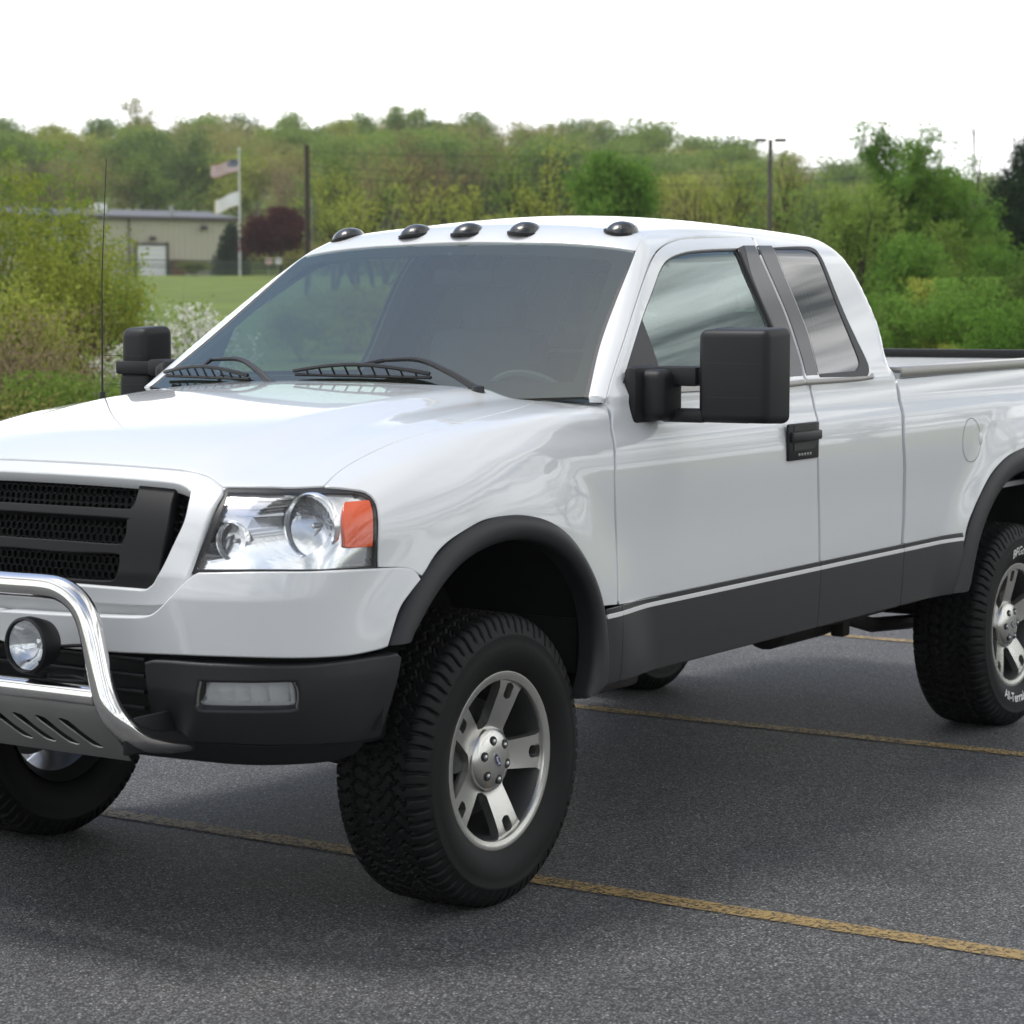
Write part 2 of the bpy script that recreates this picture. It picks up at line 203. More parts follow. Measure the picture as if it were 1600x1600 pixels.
'gr_col': [[0.7964, 0.4691, 1.195], [0.7939, 0.5083, 1.19], [0.8, 0.531, 1.179], [0.8377, 0.5447, 1.131], [0.8729, 0.5277, 1.045], [0.8871, 0.5052, 0.9909], [0.8897, 0.4944, 0.984], [0.8856, 0.4931, 1.003], [0.8603, 0.4952, 1.099], [0.8145, 0.4721, 1.176]],
'pillar': [[-0.5846, 0.8655, 1.385, c], [-0.7703, 0.7888, 1.529], [-0.9487, 0.735, 1.663], [-1.165, 0.6773, 1.818, c], [-1.241, 0.6575, 1.854], [-1.33, 0.6281, 1.876, c], [-1.484, 0.6, 1.894], [-1.631, 0.6278, 1.885, c], [-1.606, 0.6421, 1.876, c], [-1.452, 0.6533, 1.865], [-1.317, 0.6797, 1.84], [-1.214, 0.7095, 1.804], [-1.113, 0.7421, 1.746], [-0.9728, 0.7898, 1.651], [-0.8473, 0.8322, 1.561], [-0.7031, 0.8783, 1.455], [-0.6098, 0.912, 1.381, c]],
'wp1': [[-0.4838, 0.5429, 1.402], [-0.5237, 0.4041, 1.445], [-0.5559, 0.2725, 1.477], [-0.5562, 0.1372, 1.484], [-0.5208, -0.1911, 1.445], [-0.5284, 0.3337, 1.442]],
'wp2': [[-0.4504, -0.2247, 1.406], [-0.5167, -0.3457, 1.445], [-0.5681, -0.456, 1.471], [-0.6024, -0.6088, 1.477], [-0.5982, -0.808, 1.43], [-0.5137, -0.3753, 1.428]],
'sill': [[-0.7806, 0.871, 1.491], [-0.814, 0.9077, 1.414]],
}
# ---------------------------------------------------------------- materials
def mat(name, col, rough=.5, metal=0.0, coat=0.0, spec=.5, ior=None, emis=None, bump=None, noise=None, coatr=.03):
    m = bpy.data.materials.new(name); m.use_nodes = True; t = m.node_tree; b = t.nodes['Principled BSDF']
    b.inputs['Base Color'].default_value = (*col, 1); b.inputs['Roughness'].default_value = rough; b.inputs['Metallic'].default_value = metal
    b.inputs['Coat Weight'].default_value = coat; b.inputs['Coat Roughness'].default_value = coatr
    b.inputs['Specular IOR Level'].default_value = spec
    tcn = t.nodes.new('ShaderNodeTexCoord')
    if noise:      # (scale, amount): mottled tone that belongs to the surface
        n = t.nodes.new('ShaderNodeTexNoise'); n.inputs['Scale'].default_value = noise[0]; n.inputs['Detail'].default_value = 5
        t.links.new(tcn.outputs['Object'], n.inputs['Vector'])
        mx = t.nodes.new('ShaderNodeMix'); mx.data_type = 'RGBA'; t.links.new(n.outputs[0], mx.inputs[0])
        a = noise[1]
        mx.inputs[6].default_value = (*[c*(1 - a) for c in col], 1); mx.inputs[7].default_value = (*[min(1, c*(1 + a)) for c in col], 1)
        t.links.new(mx.outputs[2], b.inputs['Base Color'])
    if bump:       # (scale, strength, distance)
        n = t.nodes.new('ShaderNodeTexNoise'); n.inputs['Scale'].default_value = bump[0]; n.inputs['Detail'].default_value = 3
        t.links.new(tcn.outputs['Object'], n.inputs['Vector'])
        bp_ = t.nodes.new('ShaderNodeBump'); bp_.inputs['Strength'].default_value = bump[1]; bp_.inputs['Distance'].default_value = bump[2]
        t.links.new(n.outputs[0], bp_.inputs['Height']); t.links.new(bp_.outputs[0], b.inputs['Normal'])
    return m
MT = {}
MT['paint'] = mat('white_paint', (.68, .692, .70), .38, coat=1.0, noise=(9, .012))
MT['dkpaint'] = mat('dark_grey_paint', (.019, .020, .022), .34, coat=.35, noise=(30, .10), coatr=.08)
MT['plast'] = mat('black_plastic', (.0105, .011, .012), .52, spec=.35, bump=(900, .25, .0006), noise=(20, .15))
MT['plast2'] = mat('grey_plastic', (.019, .020, .022), .48, spec=.4, bump=(900, .25, .0006), noise=(20, .15))
MT['rubber'] = mat('rubber', (.0050, .0050, .0053), .60, spec=.25, bump=(140, .18, .002), noise=(25, .25))
MT['seal'] = mat('rubber_seal', (.010, .010, .011), .45)
MT['trim'] = mat('grey_trim', (.30, .29, .27), .30, metal=.5)
MT['chrome'] = mat('chrome', (.82, .81, .79), .06, metal=1.0, bump=(6, .05, .01))
MT['reflect'] = mat('lamp_reflector', (.90, .905, .91), .13, metal=.76, bump=(45, .10, .003))
MT['alloy'] = mat('machined_alloy', (.62, .61, .58), .26, metal=.9, noise=(14, .05))
MT['alloyd'] = mat('rim_barrel', (.10, .10, .10), .42, metal=.7)
MT['dark'] = mat('underbody', (.012, .012, .012), .75, noise=(9, .4))
MT['rust'] = mat('worn_steel', (.034, .030, .027), .6, metal=.4, noise=(14, .5))
MT['amber'] = mat('amber_lens', (.80, .085, .004), .22, coat=.5, bump=(120, .5, .003))
MT['smoke'] = mat('smoked_lens', (.020, .022, .020), .30, coat=.35, bump=(70, .45, .004))
MT['cabin'] = mat('cabin_fabric', (.085, .088, .082), .8, noise=(30, .2))
MT['grille'] = mat('grille_plastic', (.007, .0072, .008), .55, spec=.25)
MT['fogr'] = mat('fog_reflector', (.85, .86, .85), .16, metal=.60)
MT['frit'] = mat('black_glass_print', (.030, .027, .027), .9, spec=.05)
MT['strip'] = mat('bright_pinstripe', (.78, .78, .77), .25, coat=.6)
MT['skid'] = mat('brushed_steel', (.30, .30, .29), .45, metal=.55, noise=(8, .10))
MT['letter'] = mat('white_letter', (.75, .75, .73), .55)
MT['badge'] = mat('blue_badge', (.02, .035, .12), .25, coat=.6)
MT['mirror'] = mat('mirror_glass', (.8, .8, .8), .02, metal=1)
def glass(name, tint, ior=1.5, dirt=0.0, sheen=(1, 1, 1)):
    m = bpy.data.materials.new(name); m.use_nodes = True; t = m.node_tree; t.nodes.clear()
    o = t.nodes.new('ShaderNodeOutputMaterial'); mx = t.nodes.new('ShaderNodeMixShader'); tr = t.nodes.new('ShaderNodeBsdfTransparent')
    gl = t.nodes.new('ShaderNodeBsdfGlossy'); fr = t.nodes.new('ShaderNodeFresnel'); ge = t.nodes.new('ShaderNodeNewGeometry'); mr_ = t.nodes.new('ShaderNodeMapRange'); t.links.new(ge.outputs['Backfacing'], mr_.inputs[0]); mr_.inputs[3].default_value = ior; mr_.inputs[4].default_value = 1/ior; t.links.new(mr_.outputs[0], fr.inputs['IOR'])
    gl.inputs['Roughness'].default_value = 0.012; tr.inputs[0].default_value = (*tint, 1); gl.inputs[0].default_value = (*sheen, 1)
    t.links.new(fr.outputs[0], mx.inputs[0]); t.links.new(tr.outputs[0], mx.inputs[1]); t.links.new(gl.outputs[0], mx.inputs[2])
    last = mx
    if dirt:
        df = t.nodes.new('ShaderNodeBsdfDiffuse'); df.inputs[0].default_value = (.4, .41, .38, 1)
        m2 = t.nodes.new('ShaderNodeMixShader'); m2.inputs[0].default_value = dirt
        t.links.new(mx.outputs[0], m2.inputs[1]); t.links.new(df.outputs[0], m2.inputs[2]); last = m2
    t.links.new(last.outputs[0], o.inputs[0]); return m
MT['wglass'] = glass('windscreen_glass', (.60, .72, .63), 2.1, .008, (.95, 1.0, .88))
MT['sglass'] = glass('side_glass', (.52, .60, .58), 2.5, .0, (.86, 1, .99))
MT['rglass'] = glass('privacy_glass', (.05, .05, .055), 2.3, .0)
MT['lens'] = glass('clear_lens', (.93, .94, .95), 1.38)

# ---------------------------------------------------------------- object helpers
def link(name, me, m, parent=None, loc=None):
    o = bpy.data.objects.new(name, me); COL.objects.link(o)
    if m is not None and me is not None: me.materials.append(m)
    if parent is not None: o.parent = parent
    if loc is not None: o.location = loc
    return o
def empty(name, loc=(0, 0, 0), rz=0.0):
    o = bpy.data.objects.new(name, None); COL.objects.link(o); o.location = loc; o.rotation_euler = (0, 0, rz); o.empty_display_size = .2
    return o
def tag(o, label=None, cat=None, group=None, kind=None):
    if label: o['label'] = label
    if cat: o['category'] = cat
    if group: o['group'] = group
    if kind: o['kind'] = kind
    return o
def copy_tree(o, parent=None):
    c = o.copy(); COL.objects.link(c); c.parent = parent
    for ch in list(o.children): copy_tree(ch, c)
    return c
def rake(V):
    V = np.array(V, float); V[:, 2] -= RK*V[:, 0]; return V
def mesh(name, V, F, normals=None, smooth=True):
    me = bpy.data.meshes.new(name); me.from_pydata([tuple(map(float, v)) for v in V], [], [tuple(map(int, f)) for f in F])
    if smooth: me.polygons.foreach_set('use_smooth', [True]*len(me.polygons))
    me.update()
    if normals is not None: me.normals_split_custom_set_from_vertices([tuple(map(float, n)) for n in normals])
    return me
class MB:
    """collects simple shapes into one mesh"""
    def __init__(s): s.V = []; s.F = []
    def add(s, V, F):
        o = len(s.V); s.V += [tuple(v) for v in V]; s.F += [tuple(i + o for i in f) for f in F]; return s
    def box(s, c, d, R=None, bev=0.0):
        x, y, z = [v/2 for v in d]; b = min(bev, .45*min(d))
        bm = bmesh.new(); bmesh.ops.create_cube(bm, size=1)
        for v in bm.verts: v.co = Vector((v.co.x*2*x, v.co.y*2*y, v.co.z*2*z))
        if b > 0: bmesh.ops.bevel(bm, geom=list(bm.edges), offset=b, segments=2, profile=.5, affect='EDGES')
        V = [(R @ v.co if R else v.co) + Vector(c) for v in bm.verts]; bm.verts.index_update()
        F = [[v.index for v in f.verts] for f in bm.faces]; bm.free(); return s.add(V, F)
    def tube(s, pts, r, n=12, cap=True):
        P = [Vector(p) for p in pts]; rr = r if hasattr(r, '__len__') else [r]*len(P)
        T = [(P[min(i+1, len(P)-1)] - P[max(i-1, 0)]).normalized() for i in range(len(P))]
        a = T[0].orthogonal().normalized(); V = []
        for i, p in enumerate(P):
            a = (a - T[i]*a.dot(T[i])).normalized(); b = T[i].cross(a)
            for k in range(n):
                t = 2*pi*k/n; V.append(p + a*(rr[i]*cos(t)) + b*(rr[i]*sin(t)))
        F = [(i*n+k, i*n+(k+1) % n, (i+1)*n+(k+1) % n, (i+1)*n+k) for i in range(len(P)-1) for k in range(n)]
        if cap: F += [tuple(range(n))[::-1], tuple((len(P)-1)*n + k for k in range(n))]
        return s.add(V, F)
    def lathe(s, prof, c, axis='y', n=48, a0=0, a1=2*pi):
        """prof: (radius, along) pairs"""
        V = []; F = []; full = abs(a1-a0-2*pi) < 1e-6; m = n if full else n+1
        for k in range(m):
            t = a0 + (a1-a0)*k/n
            for r, h in prof:
                if axis == 'y': p = (r*cos(t), h, r*sin(t))
                elif axis == 'x': p = (h, r*cos(t), r*sin(t))
                else: p = (r*cos(t), r*sin(t), h)
                V.append(tuple(p[i] + c[i] for i in range(3)))
        q = len(prof)
        for k in range(n):
            k2 = (k+1) % m
            for i in range(q-1):
                f = (k*q+i, k2*q+i, k2*q+i+1, k*q+i+1)
                F.append(f if axis != 'y' else f[::-1])
        return s.add(V, F)
    def mirror_y(s):
        o = MB(); o.V = [(v[0], -v[1], v[2]) for v in s.V]; o.F = [f[::-1] for f in s.F]; return o
    def build(s, name, m, parent=None, body=True, smooth=True, auto=True):
        V = np.array([tuple(v) for v in s.V], float)
        if body: V = rake(V)
        me = mesh(name, V, s.F, smooth=smooth)
        if smooth and auto:
            me.set_sharp_from_angle(angle=radians(38))
        return link(name, me, m, parent)
def catmull(a, b, c, d, t):
    return .5*((2*b) + (-a + c)*t + (2*a - 5*b + 4*c - d)*t*t + (-a + 3*b - 3*c + d)*t**3)
def smooth_loop(pts, step, closed=True):
    P = [np.array(p[:3], float) for p in pts]; cn = [len(p) > 3 for p in pts]; n = len(P); out = []
    rng = n if closed else n - 1
    for i in range(rng):
        b, c = P[i], P[(i+1) % n]
        a = P[(i-1) % n] if not cn[i] and (closed or i > 0) else b - (c - b)
        d = P[(i+2) % n] if not cn[(i+1) % n] and (closed or i < n-2) else c + (c - b)
        L = np.linalg.norm(c - b); k = max(1, int(round(L/step)))
        for j in range(k): out.append(catmull(a, b, c, d, j/k))
    if not closed: out.append(P[-1])
    return np.array(out)
def inside(poly, q):
    x, y = q[:, 0], q[:, 1]; r = np.zeros(len(q), bool); n = len(poly); j = n-1
    for i in range(n):
        xi, yi = poly[i]; xj, yj = poly[j]
        c = ((yi > y) != (yj > y)) & (x < (xj - xi)*(y - yi)/((yj - yi) + 1e-15) + xi); r ^= c; j = i
    return r
def tri2d(loops, step, dmin=.55):
    """triangulate loops[0] minus loops[1:], with an inner grid of points"""
    pts = np.concatenate(loops); lo = loops[0].min(0); hi = loops[0].max(0)
    gx = np.arange(lo[0], hi[0], step); gy = np.arange(lo[1], hi[1], step*.866)
    G = np.array([(x + (step/2 if j % 2 else 0), y) for j, y in enumerate(gy) for x in gx])
    if len(G):
        ok = inside(loops[0], G)
        for h in loops[1:]: ok &= ~inside(h, G)
        G = G[ok]
        if len(G):
            A = np.concatenate([l for l in loops]); B = np.concatenate([np.roll(l, -1, 0) for l in loops]); D = B - A; LL = (D**2).sum(1) + 1e-12
            md = np.full(len(G), 1e9)
            for s_ in range(0, len(G), 2000):
                g = G[s_:s_+2000]; t = np.clip(((g[:, None]-A[None])*D[None]).sum(2)/LL, 0, 1)
                q = A[None] + t[..., None]*D[None]; md[s_:s_+2000] = np.sqrt(((g[:, None]-q)**2).sum(2)).min(1)
            G = G[md > step*dmin]
    E = []; k = 0
    for l in loops:
        n = len(l); E += [(k+i, k+(i+1) % n) for i in range(n)]; k += n
    V = np.concatenate([pts, G]) if len(G) else pts
    r = delaunay_2d_cdt([Vector((float(v[0]), float(v[1]))) for v in V], E, [], 0, 1e-7)
    V2 = np.array([(v.x, v.y) for v in r[0]]); F = np.array([tuple(f) for f in r[2]])
    cc = V2[F].mean(1); ok = inside(loops[0], cc)
    for h in loops[1:]: ok &= ~inside(h, cc)
    F = F[ok]
    a, b, c = V2[F[:, 0]], V2[F[:, 1]], V2[F[:, 2]]
    ar = (b[:, 0]-a[:, 0])*(c[:, 1]-a[:, 1]) - (b[:, 1]-a[:, 1])*(c[:, 0]-a[:, 0])
    F = F[np.abs(ar) > 1e-10]; ar = ar[np.abs(ar) > 1e-10]
    F[ar < 0] = F[ar < 0][:, ::-1]
    return V2, F
def rims(F):
    e = {}
    for f in F:
        for i in range(3):
            e[(f[i], f[(i+1) % 3])] = 1
    return [k for k in e if (k[1], k[0]) not in e]
def panel(name, outline, F, d, m, parent, holes=(), step=.03, bstep=None, off=0.0, lip=.02, rnd=.002, mirror=None, post=None, spl=True):
    """a sheet-metal panel: the outline is laid on the shape F = off along direction d, meshed, given rounded edges turned inwards"""
    d = np.array(d, float); d /= np.linalg.norm(d)
    e1 = np.cross(d, [0, 0, 1.0]) if abs(d[2]) < .9 else np.cross(d, [0, 1.0, 0]); e1 /= np.linalg.norm(e1); e2 = np.cross(e1, d)
    bs = bstep or step*.6
    L = []
    for l in (outline, *holes):
        P = smooth_loop(l, bs) if spl else np.array([p[:3] for p in l], float)
        q = np.stack([P @ e1, P @ e2], 1)
        keep = np.linalg.norm(q - np.roll(q, 1, 0), axis=1) > 1e-4
        L.append(q[keep])
    V2, T = tri2d(L, step)
    P = V2[:, :1]*e1 + V2[:, 1:]*e2
    o = P - 4*d
    S, ok = march(F, o, d, 0.0, 8.0, 700, off)
    if not ok.all():
        good = np.where(ok)[0]
        for i in np.where(~ok)[0]: 
            j = good[np.argmin(((V2[good]-V2[i])**2).sum(1))]; S[i] = P[i] + d*((S[j]-P[j]) @ d)
    Nn = gradn(F, S)
    # e1 x e2 = -d side -> faces counter-clockwise in (e1,e2) look along +... orient by normal
    f0 = T[0]; nn = np.cross(S[T[:, 1]]-S[T[:, 0]], S[T[:, 2]]-S[T[:, 0]])
    if (nn*Nn[T[:, 0]]).sum() < 0: T = T[:, ::-1]
    if post is not None: S, Nn = post(S, Nn)
    V = list(S); NN = list(Nn); FF = [tuple(t) for t in T]
    if lip > 0:
        ed = rims(T); nxt = {a: b for a, b in ed}; prv = {b: a for a, b in ed}; r1 = {}; r2_ = {}
        for v in set(nxt) & set(prv):
            t = S[nxt[v]] - S[prv[v]]; t /= (np.linalg.norm(t) + 1e-12); out = np.cross(t, Nn[v]); out /= (np.linalg.norm(out) + 1e-12)
            r1[v] = len(V); V.append(S[v] + out*rnd - Nn[v]*rnd*1.0); NN.append((out + Nn[v]*.45)/np.linalg.norm(out + Nn[v]*.45))
            r2_[v] = len(V); V.append(S[v] + out*rnd - Nn[v]*lip); NN.append(out)
        for a, b in ed:
            if a in r1 and b in r1:
                FF += [(b, a, r1[a], r1[b]), (r1[b], r1[a], r2_[a], r2_[b])]
    V = np.array(V); NN = np.array(NN)
    out = []
    for s_ in ((1,) if mirror is None else (1, -1)):
        W = V.copy(); n2 = NN.copy(); F2 = FF
        if s_ < 0: W[:, 1] *= -1; n2[:, 1] *= -1; F2 = [f[::-1] for f in FF]
        o_ = link(name, mesh(name, rake(W), F2, n2), m, parent if s_ > 0 else mirror); out.append(o_)
    return out if mirror is not None else out[0]
def half(pts, close=True):
    """mirror an open outline drawn on the driver's side (first and last point at the middle)"""
    a = [list(p) for p in pts]; a[0][1] = 0.0; a[-1][1] = 0.0
    b = [[p[0], -p[1], *p[2:]] for p in a[1:-1]][::-1]
    return a + b
def inset_pts(pts, k):
    P = np.array([p[:3] for p in pts]); c = P.mean(0); return [[*(c + (np.array(p[:3])-c)*k), *p[3:]] for p in pts]

# ================================================================ the truck
truck = empty('pickup_truck'); tag(truck, 'white lifted extended cab pickup truck with chrome bull bar on the asphalt', 'pickup truck')
DN = (0, -1, 0); DNT = (0, -1, -.25)
def part(name): pass
hoodpts = [[-.485, 0, 1.38], [-.50, .25, 1.38], [-.53, .5, 1.38], T['fender'][0][:3] + ['c']]
hoodpts[-1] = [T['fender'][0][0], T['fender'][0][1]-.006, T['fender'][0][2], 'c']
seam = [[p[0], p[1]-.006, p[2]] for p in T['fender'][1:8]]
hf = T['hoodfront']; hfront = [list(p) for p in hf[::-1]]
hfront = [[*p[:3]] + (['c'] if len(p) > 3 else []) for p in hfront][:8]
hfront[0] = [T['fender'][8][0]+.002, T['fender'][8][1]-.006, T['fender'][8][2], 'c']
hfront = [p for p in hfront if p[1] > .1] + [[.762, 0, 1.25]]
panel('hood', half(hoodpts + seam + hfront), F_low, (0, 0, -1), MT['paint'], truck, step=.028, lip=.02)
panel('fender', T['fender'], F_low, (-.25, -1, -.55), MT['paint'], truck, mirror=truck, step=.024, lip=.018)
panel('hood_lip', T['hoodlap'], F_low, (-.7, -.1, -.8), MT['paint'], truck, mirror=truck, step=.02, lip=.0, off=-.0055)
# grille surround, grille
so_ = [p for p in T['surr_out'] if p[1] > .1]; so_ = [[.772, 0, 1.2455]] + so_ + [[.914, 0, .905]]
gr = [p for p in T['grille'] if p[1] > .05]; gr = [[gr[0][0], 0, gr[0][2]]] + gr + [[.912, 0, .940]]
panel('grille_surround', half(so_), F_low, (-1, 0, 0), MT['paint'], truck, holes=[half(gr)], step=.02, lip=.035, off=.006, rnd=.005)
grille = None
rows = []
for k in ('gr_row1', 'gr_row2', 'gr_row3'):
    r = [p for p in T[k] if p[1] > .16]; rows.append(half([[r[0][0], 0, r[0][2] + .002]] + r + [[r[-1][0]+.003, 0, r[-1][2]]]))
gc = T['gr_col']
grille = panel('grille', half(gr), F_low, (-1, 0, 0), MT['grille'], truck, holes=rows + [gc, [[p[0], -p[1], *p[2:]] for p in gc][::-1]], step=.02, lip=.045, off=-.016, rnd=.004)
hx = MB(); s = .0125; w3 = s*math.sqrt(3)
def hexw(y, z, dpt):
    P, ok = march(F_low, np.array([[3.0, y, z]]), np.array([-1.0, 0, 0]), 0, 4, 300, -.045); return P[0]
for j in range(24):
    for i in range(-28, 29):
        cy = i*w3 + (w3/2 if j % 2 else 0); cz = .93 + j*s*1.5
        if abs(cy) > .60 or cz > 1.23: continue
        if abs(cy) > .60 - (1.22-cz)*.40: continue
        p = hexw(cy, cz, 0)
        for k in range(3):                      # three walls each: together a honeycomb
            a0, a1 = pi/6 + k*pi/3, pi/6 + (k+1)*pi/3
            q = [(p[0] + x, cy + s*cos(a)*r_, cz + s*sin(a)*r_) for a in (a0, a1) for r_ in (1.10, .90) for x in (0, -.012)]
            hx.add(q, [(0, 2, 6, 4), (0, 4, 5, 1), (2, 3, 7, 6)])
hx.build('honeycomb_mesh', MT['grille'], grille, smooth=False)
MB().box((.74, 0, 1.04), (.02, 1.02, .28)).build('radiator_backing', MT['dark'], grille)
# doors
doors = {}
wd = T['win_d']; wr = T['win_r']
fd, fd2 = panel('front_door', T['door'], F_body, DNT, MT['paint'], truck, mirror=truck, holes=[inset_pts(wd, 1.015)], step=.022, lip=.022)
rd_out = T['rdoor'][:17] + [[-2.588, .905, 1.42], [-2.616, .87, 1.50], [-2.640, .80, 1.62], [-2.634, .74, 1.74], [-2.606, .69, 1.83], [-2.585, .655, 1.870, 'c'], [-2.30, .655, 1.876]]
rd, rd2 = panel('rear_door', rd_out, F_body, DNT, MT['paint'], truck, mirror=truck, holes=[T['win_r_trim']], step=.022, lip=.022)
SEALW = dict(F=F_glass, d=DNT, step=.03)
panel('window_glass', wd, F_glass, DNT, MT['sglass'], fd, mirror=fd2, step=.03, off=-.010, lip=.003)
panel('window_glass', wr, F_glass, DNT, MT['rglass'], rd, mirror=rd2, step=.03, off=-.004, lip=.003)
panel('window_seal', inset_pts(wd, 1.04), F_glass, DNT, MT['seal'], fd, mirror=fd2,
      holes=[inset_pts(wd, .975)], step=.03, bstep=.015, off=-.007, lip=.004)
panel('window_molding', T['win_r_trim'], F_glass, DNT, MT['plast2'], rd, mirror=rd2, holes=[inset_pts(wr, .975)], step=.03, bstep=.015, off=-.001, lip=.006)
panel('sail_panel', T['sail'], F_glass, DNT, MT['plast2'], fd, mirror=fd2, off=.001, lip=.008)
panel('pillar_cover', T['bstrip'], F_glass, DNT, MT['dkpaint'], fd, mirror=fd2, off=.003, lip=.014)
panel('pillar_cover', T['cstrip'], F_glass, DNT, MT['dkpaint'], rd, mirror=rd2, off=.003, lip=.014)
panel('belt_molding', [[-.78, .905, 1.40, 'c']] + [list(p) for p in T['belt'][1:5]] + [[-.78, .915, 1.384, 'c']], F_body, DNT, MT['trim'], fd, mirror=fd2, off=.004, lip=.006, step=.03, bstep=.02)
panel('belt_molding', T['belt_r'], F_body, DNT, MT['trim'], rd, mirror=rd2, off=.004, lip=.006, step=.03, bstep=.02)
panel('pillar_trim', [[-1.80, .93, 1.40, 'c'], [-1.84, .8, 1.62], [-1.88, .66, 1.86, 'c'], [-2.12, .66, 1.86, 'c'], [-2.06, .8, 1.62], [-2.02, .93, 1.40, 'c']], F_cab, DNT, MT['cabin'], truck, mirror=truck, off=-.045, lip=.01)
b_ = T['bstrip']
panel('window_seal', [*[[*q[:3]] for q in wd[6:12]], ] and [[*wd[6][:3], 'c'], *[q[:3] for q in wd[7:11]], [*wd[11][:3], 'c'], [*b_[8][:3], 'c'], *[q[:3] for q in b_[9:13]], [*b_[0][:3], 'c']], F_glass, DNT, MT['seal'], fd, mirror=fd2, off=.0022, lip=.012)
# door handle: pocket plate, grip bar, keypad
def strap(px, F=F_low): return px
hdl = T['handle']; HY = 0
hc = (np.max([p[:3] for p in hdl], 0) + np.min([p[:3] for p in hdl], 0))/2; HW = np.ptp([p[0] for p in hdl]); hc[1] = float(y_side(np.array([hc[0]]), np.array([hc[2]]))[0]) + .006
for s_, dr in ((1, fd), (-1, fd2)):
    h = MB(); h.box((hc[0], hc[1]+.001, hc[2]), (HW, .012, .122), bev=.006); 
    if s_ < 0: h = h.mirror_y()
    ho = h.build('door_handle', MT['plast'], dr)
    h = MB(); h.box((hc[0]-.002, hc[1]+.014, hc[2]+.018), (HW-.01, .014, .032), bev=.006); h.box((hc[0]+HW*.42, hc[1]+.008, hc[2]+.018), (.012, .016, .034), bev=.004); h.box((hc[0]-HW*.42, hc[1]+.008, hc[2]+.018), (.012, .016, .034), bev=.004)
    if s_ < 0: h = h.mirror_y()
    h.build('grip', MT['plast2'], ho)
    h = MB()
    for k in range(5): h.box((hc[0]+.04-.020*k, hc[1]+.0085, hc[2]-.043), (.012, .004, .009), bev=.001)
    if s_ < 0: h = h.mirror_y()
    h.build('keypad_button', MT['trim'], ho)
    h = MB().box((hc[0]+.0, hc[1]+.0075, hc[2]+.046), (HW*.7, .003, .022)); h.box((hc[0]+.0, hc[1]+.0078, hc[2]-.016), (HW*.7, .003, .024))
    if s_ < 0: h = h.mirror_y()
    h.build('handle_recess', MT['seal'], ho)
# roof and pillars
wt = T['wtop']; rx = -2.50
top = [[p[0]-.008, p[1], p[2]] for p in wt[1:5]]
rt = [[-1.146, 0, 1.855]] + top + [[-1.172, .672, 1.815, 'c'], [-1.243, .652, 1.85], [-1.33, .624, 1.87, 'c'], [-1.485, .632, 1.88], [-1.62, .640, 1.88], [-2.1, .645, 1.88], [-2.44, .645, 1.88], [-2.578, .635, 1.87], [-2.590, .56, 1.85], [-2.594, .3, 1.85], [-2.594, 0, 1.85]]
panel('roof', half(rt), F_cab, (.15, 0, -1), MT['paint'], truck, step=.03, lip=.02, rnd=.004)
pil = [list(p) for p in T['pillar']]; pil[3] = [-1.166, .6755, 1.819, 'c']
panel('windscreen_pillar', [[p[0], p[1]+(.006 if i < 4 else 0), *p[2:]] for i, p in enumerate(pil)], F_cab, (-.75, -1, -.55), MT['paint'], truck, mirror=truck, step=.02, lip=.02, rnd=.004)
# windscreen: traced edge on the driver's side, mirrored
we = T['wind']; wside = [[p[0], p[1], p[2]] for p in we]
wl = [[-1.130, 0, 1.853]] + [list(p[:3]) for p in wt[1:5]] + [wside[0] + ['c'], wside[1], wside[2], wside[3] + ['c'], [-.52, .60, 1.372], [-.49, .3, 1.37], [-.475, 0, 1.37]]
panel('windscreen', half(wl), F_wind, (-1, 0, -.6), MT['wglass'], truck, step=.05, off=-.004, lip=0)
inn = [[-1.095, 0, 1.82], [-1.10, .35, 1.815], [-1.115, .56, 1.80], [-1.105, .62, 1.785], [-1.04, .645, 1.74], [-.80, .725, 1.555], [-.655, .775, 1.445], [-.62, .74, 1.425], [-.56, .40, 1.43], [-.53, 0, 1.43]]
panel('windscreen_border', half(wl), F_wind, (-1, 0, -.6), MT['frit'], truck, holes=[half(inn)], step=.05, off=-.010, lip=.003)
# black moulding between glass and pillar
panel('windscreen_molding', [[we[0][0]-.012, we[0][1]-.004, we[0][2]+.004, 'c'], [we[1][0], we[1][1]-.006, we[1][2]], [we[2][0], we[2][1]-.006, we[2][2]], [we[3][0], we[3][1]-.008, we[3][2], 'c'],
     [we[3][0], we[3][1]+.008, we[3][2], 'c'], [we[2][0], we[2][1]+.008, we[2][2]], [we[1][0], we[1][1]+.008, we[1][2]], [we[0][0]-.02, we[0][1]+.008, we[0][2]+.01], [-1.245, .657, 1.852], [-1.33, .632, 1.872, 'c'], [-1.33, .618, 1.872, 'c'], [-1.24, .640, 1.852]],
     F_cab, (-.8, -.7, -.6), MT['seal'], truck, mirror=truck, step=.02, off=-.003, lip=.01)
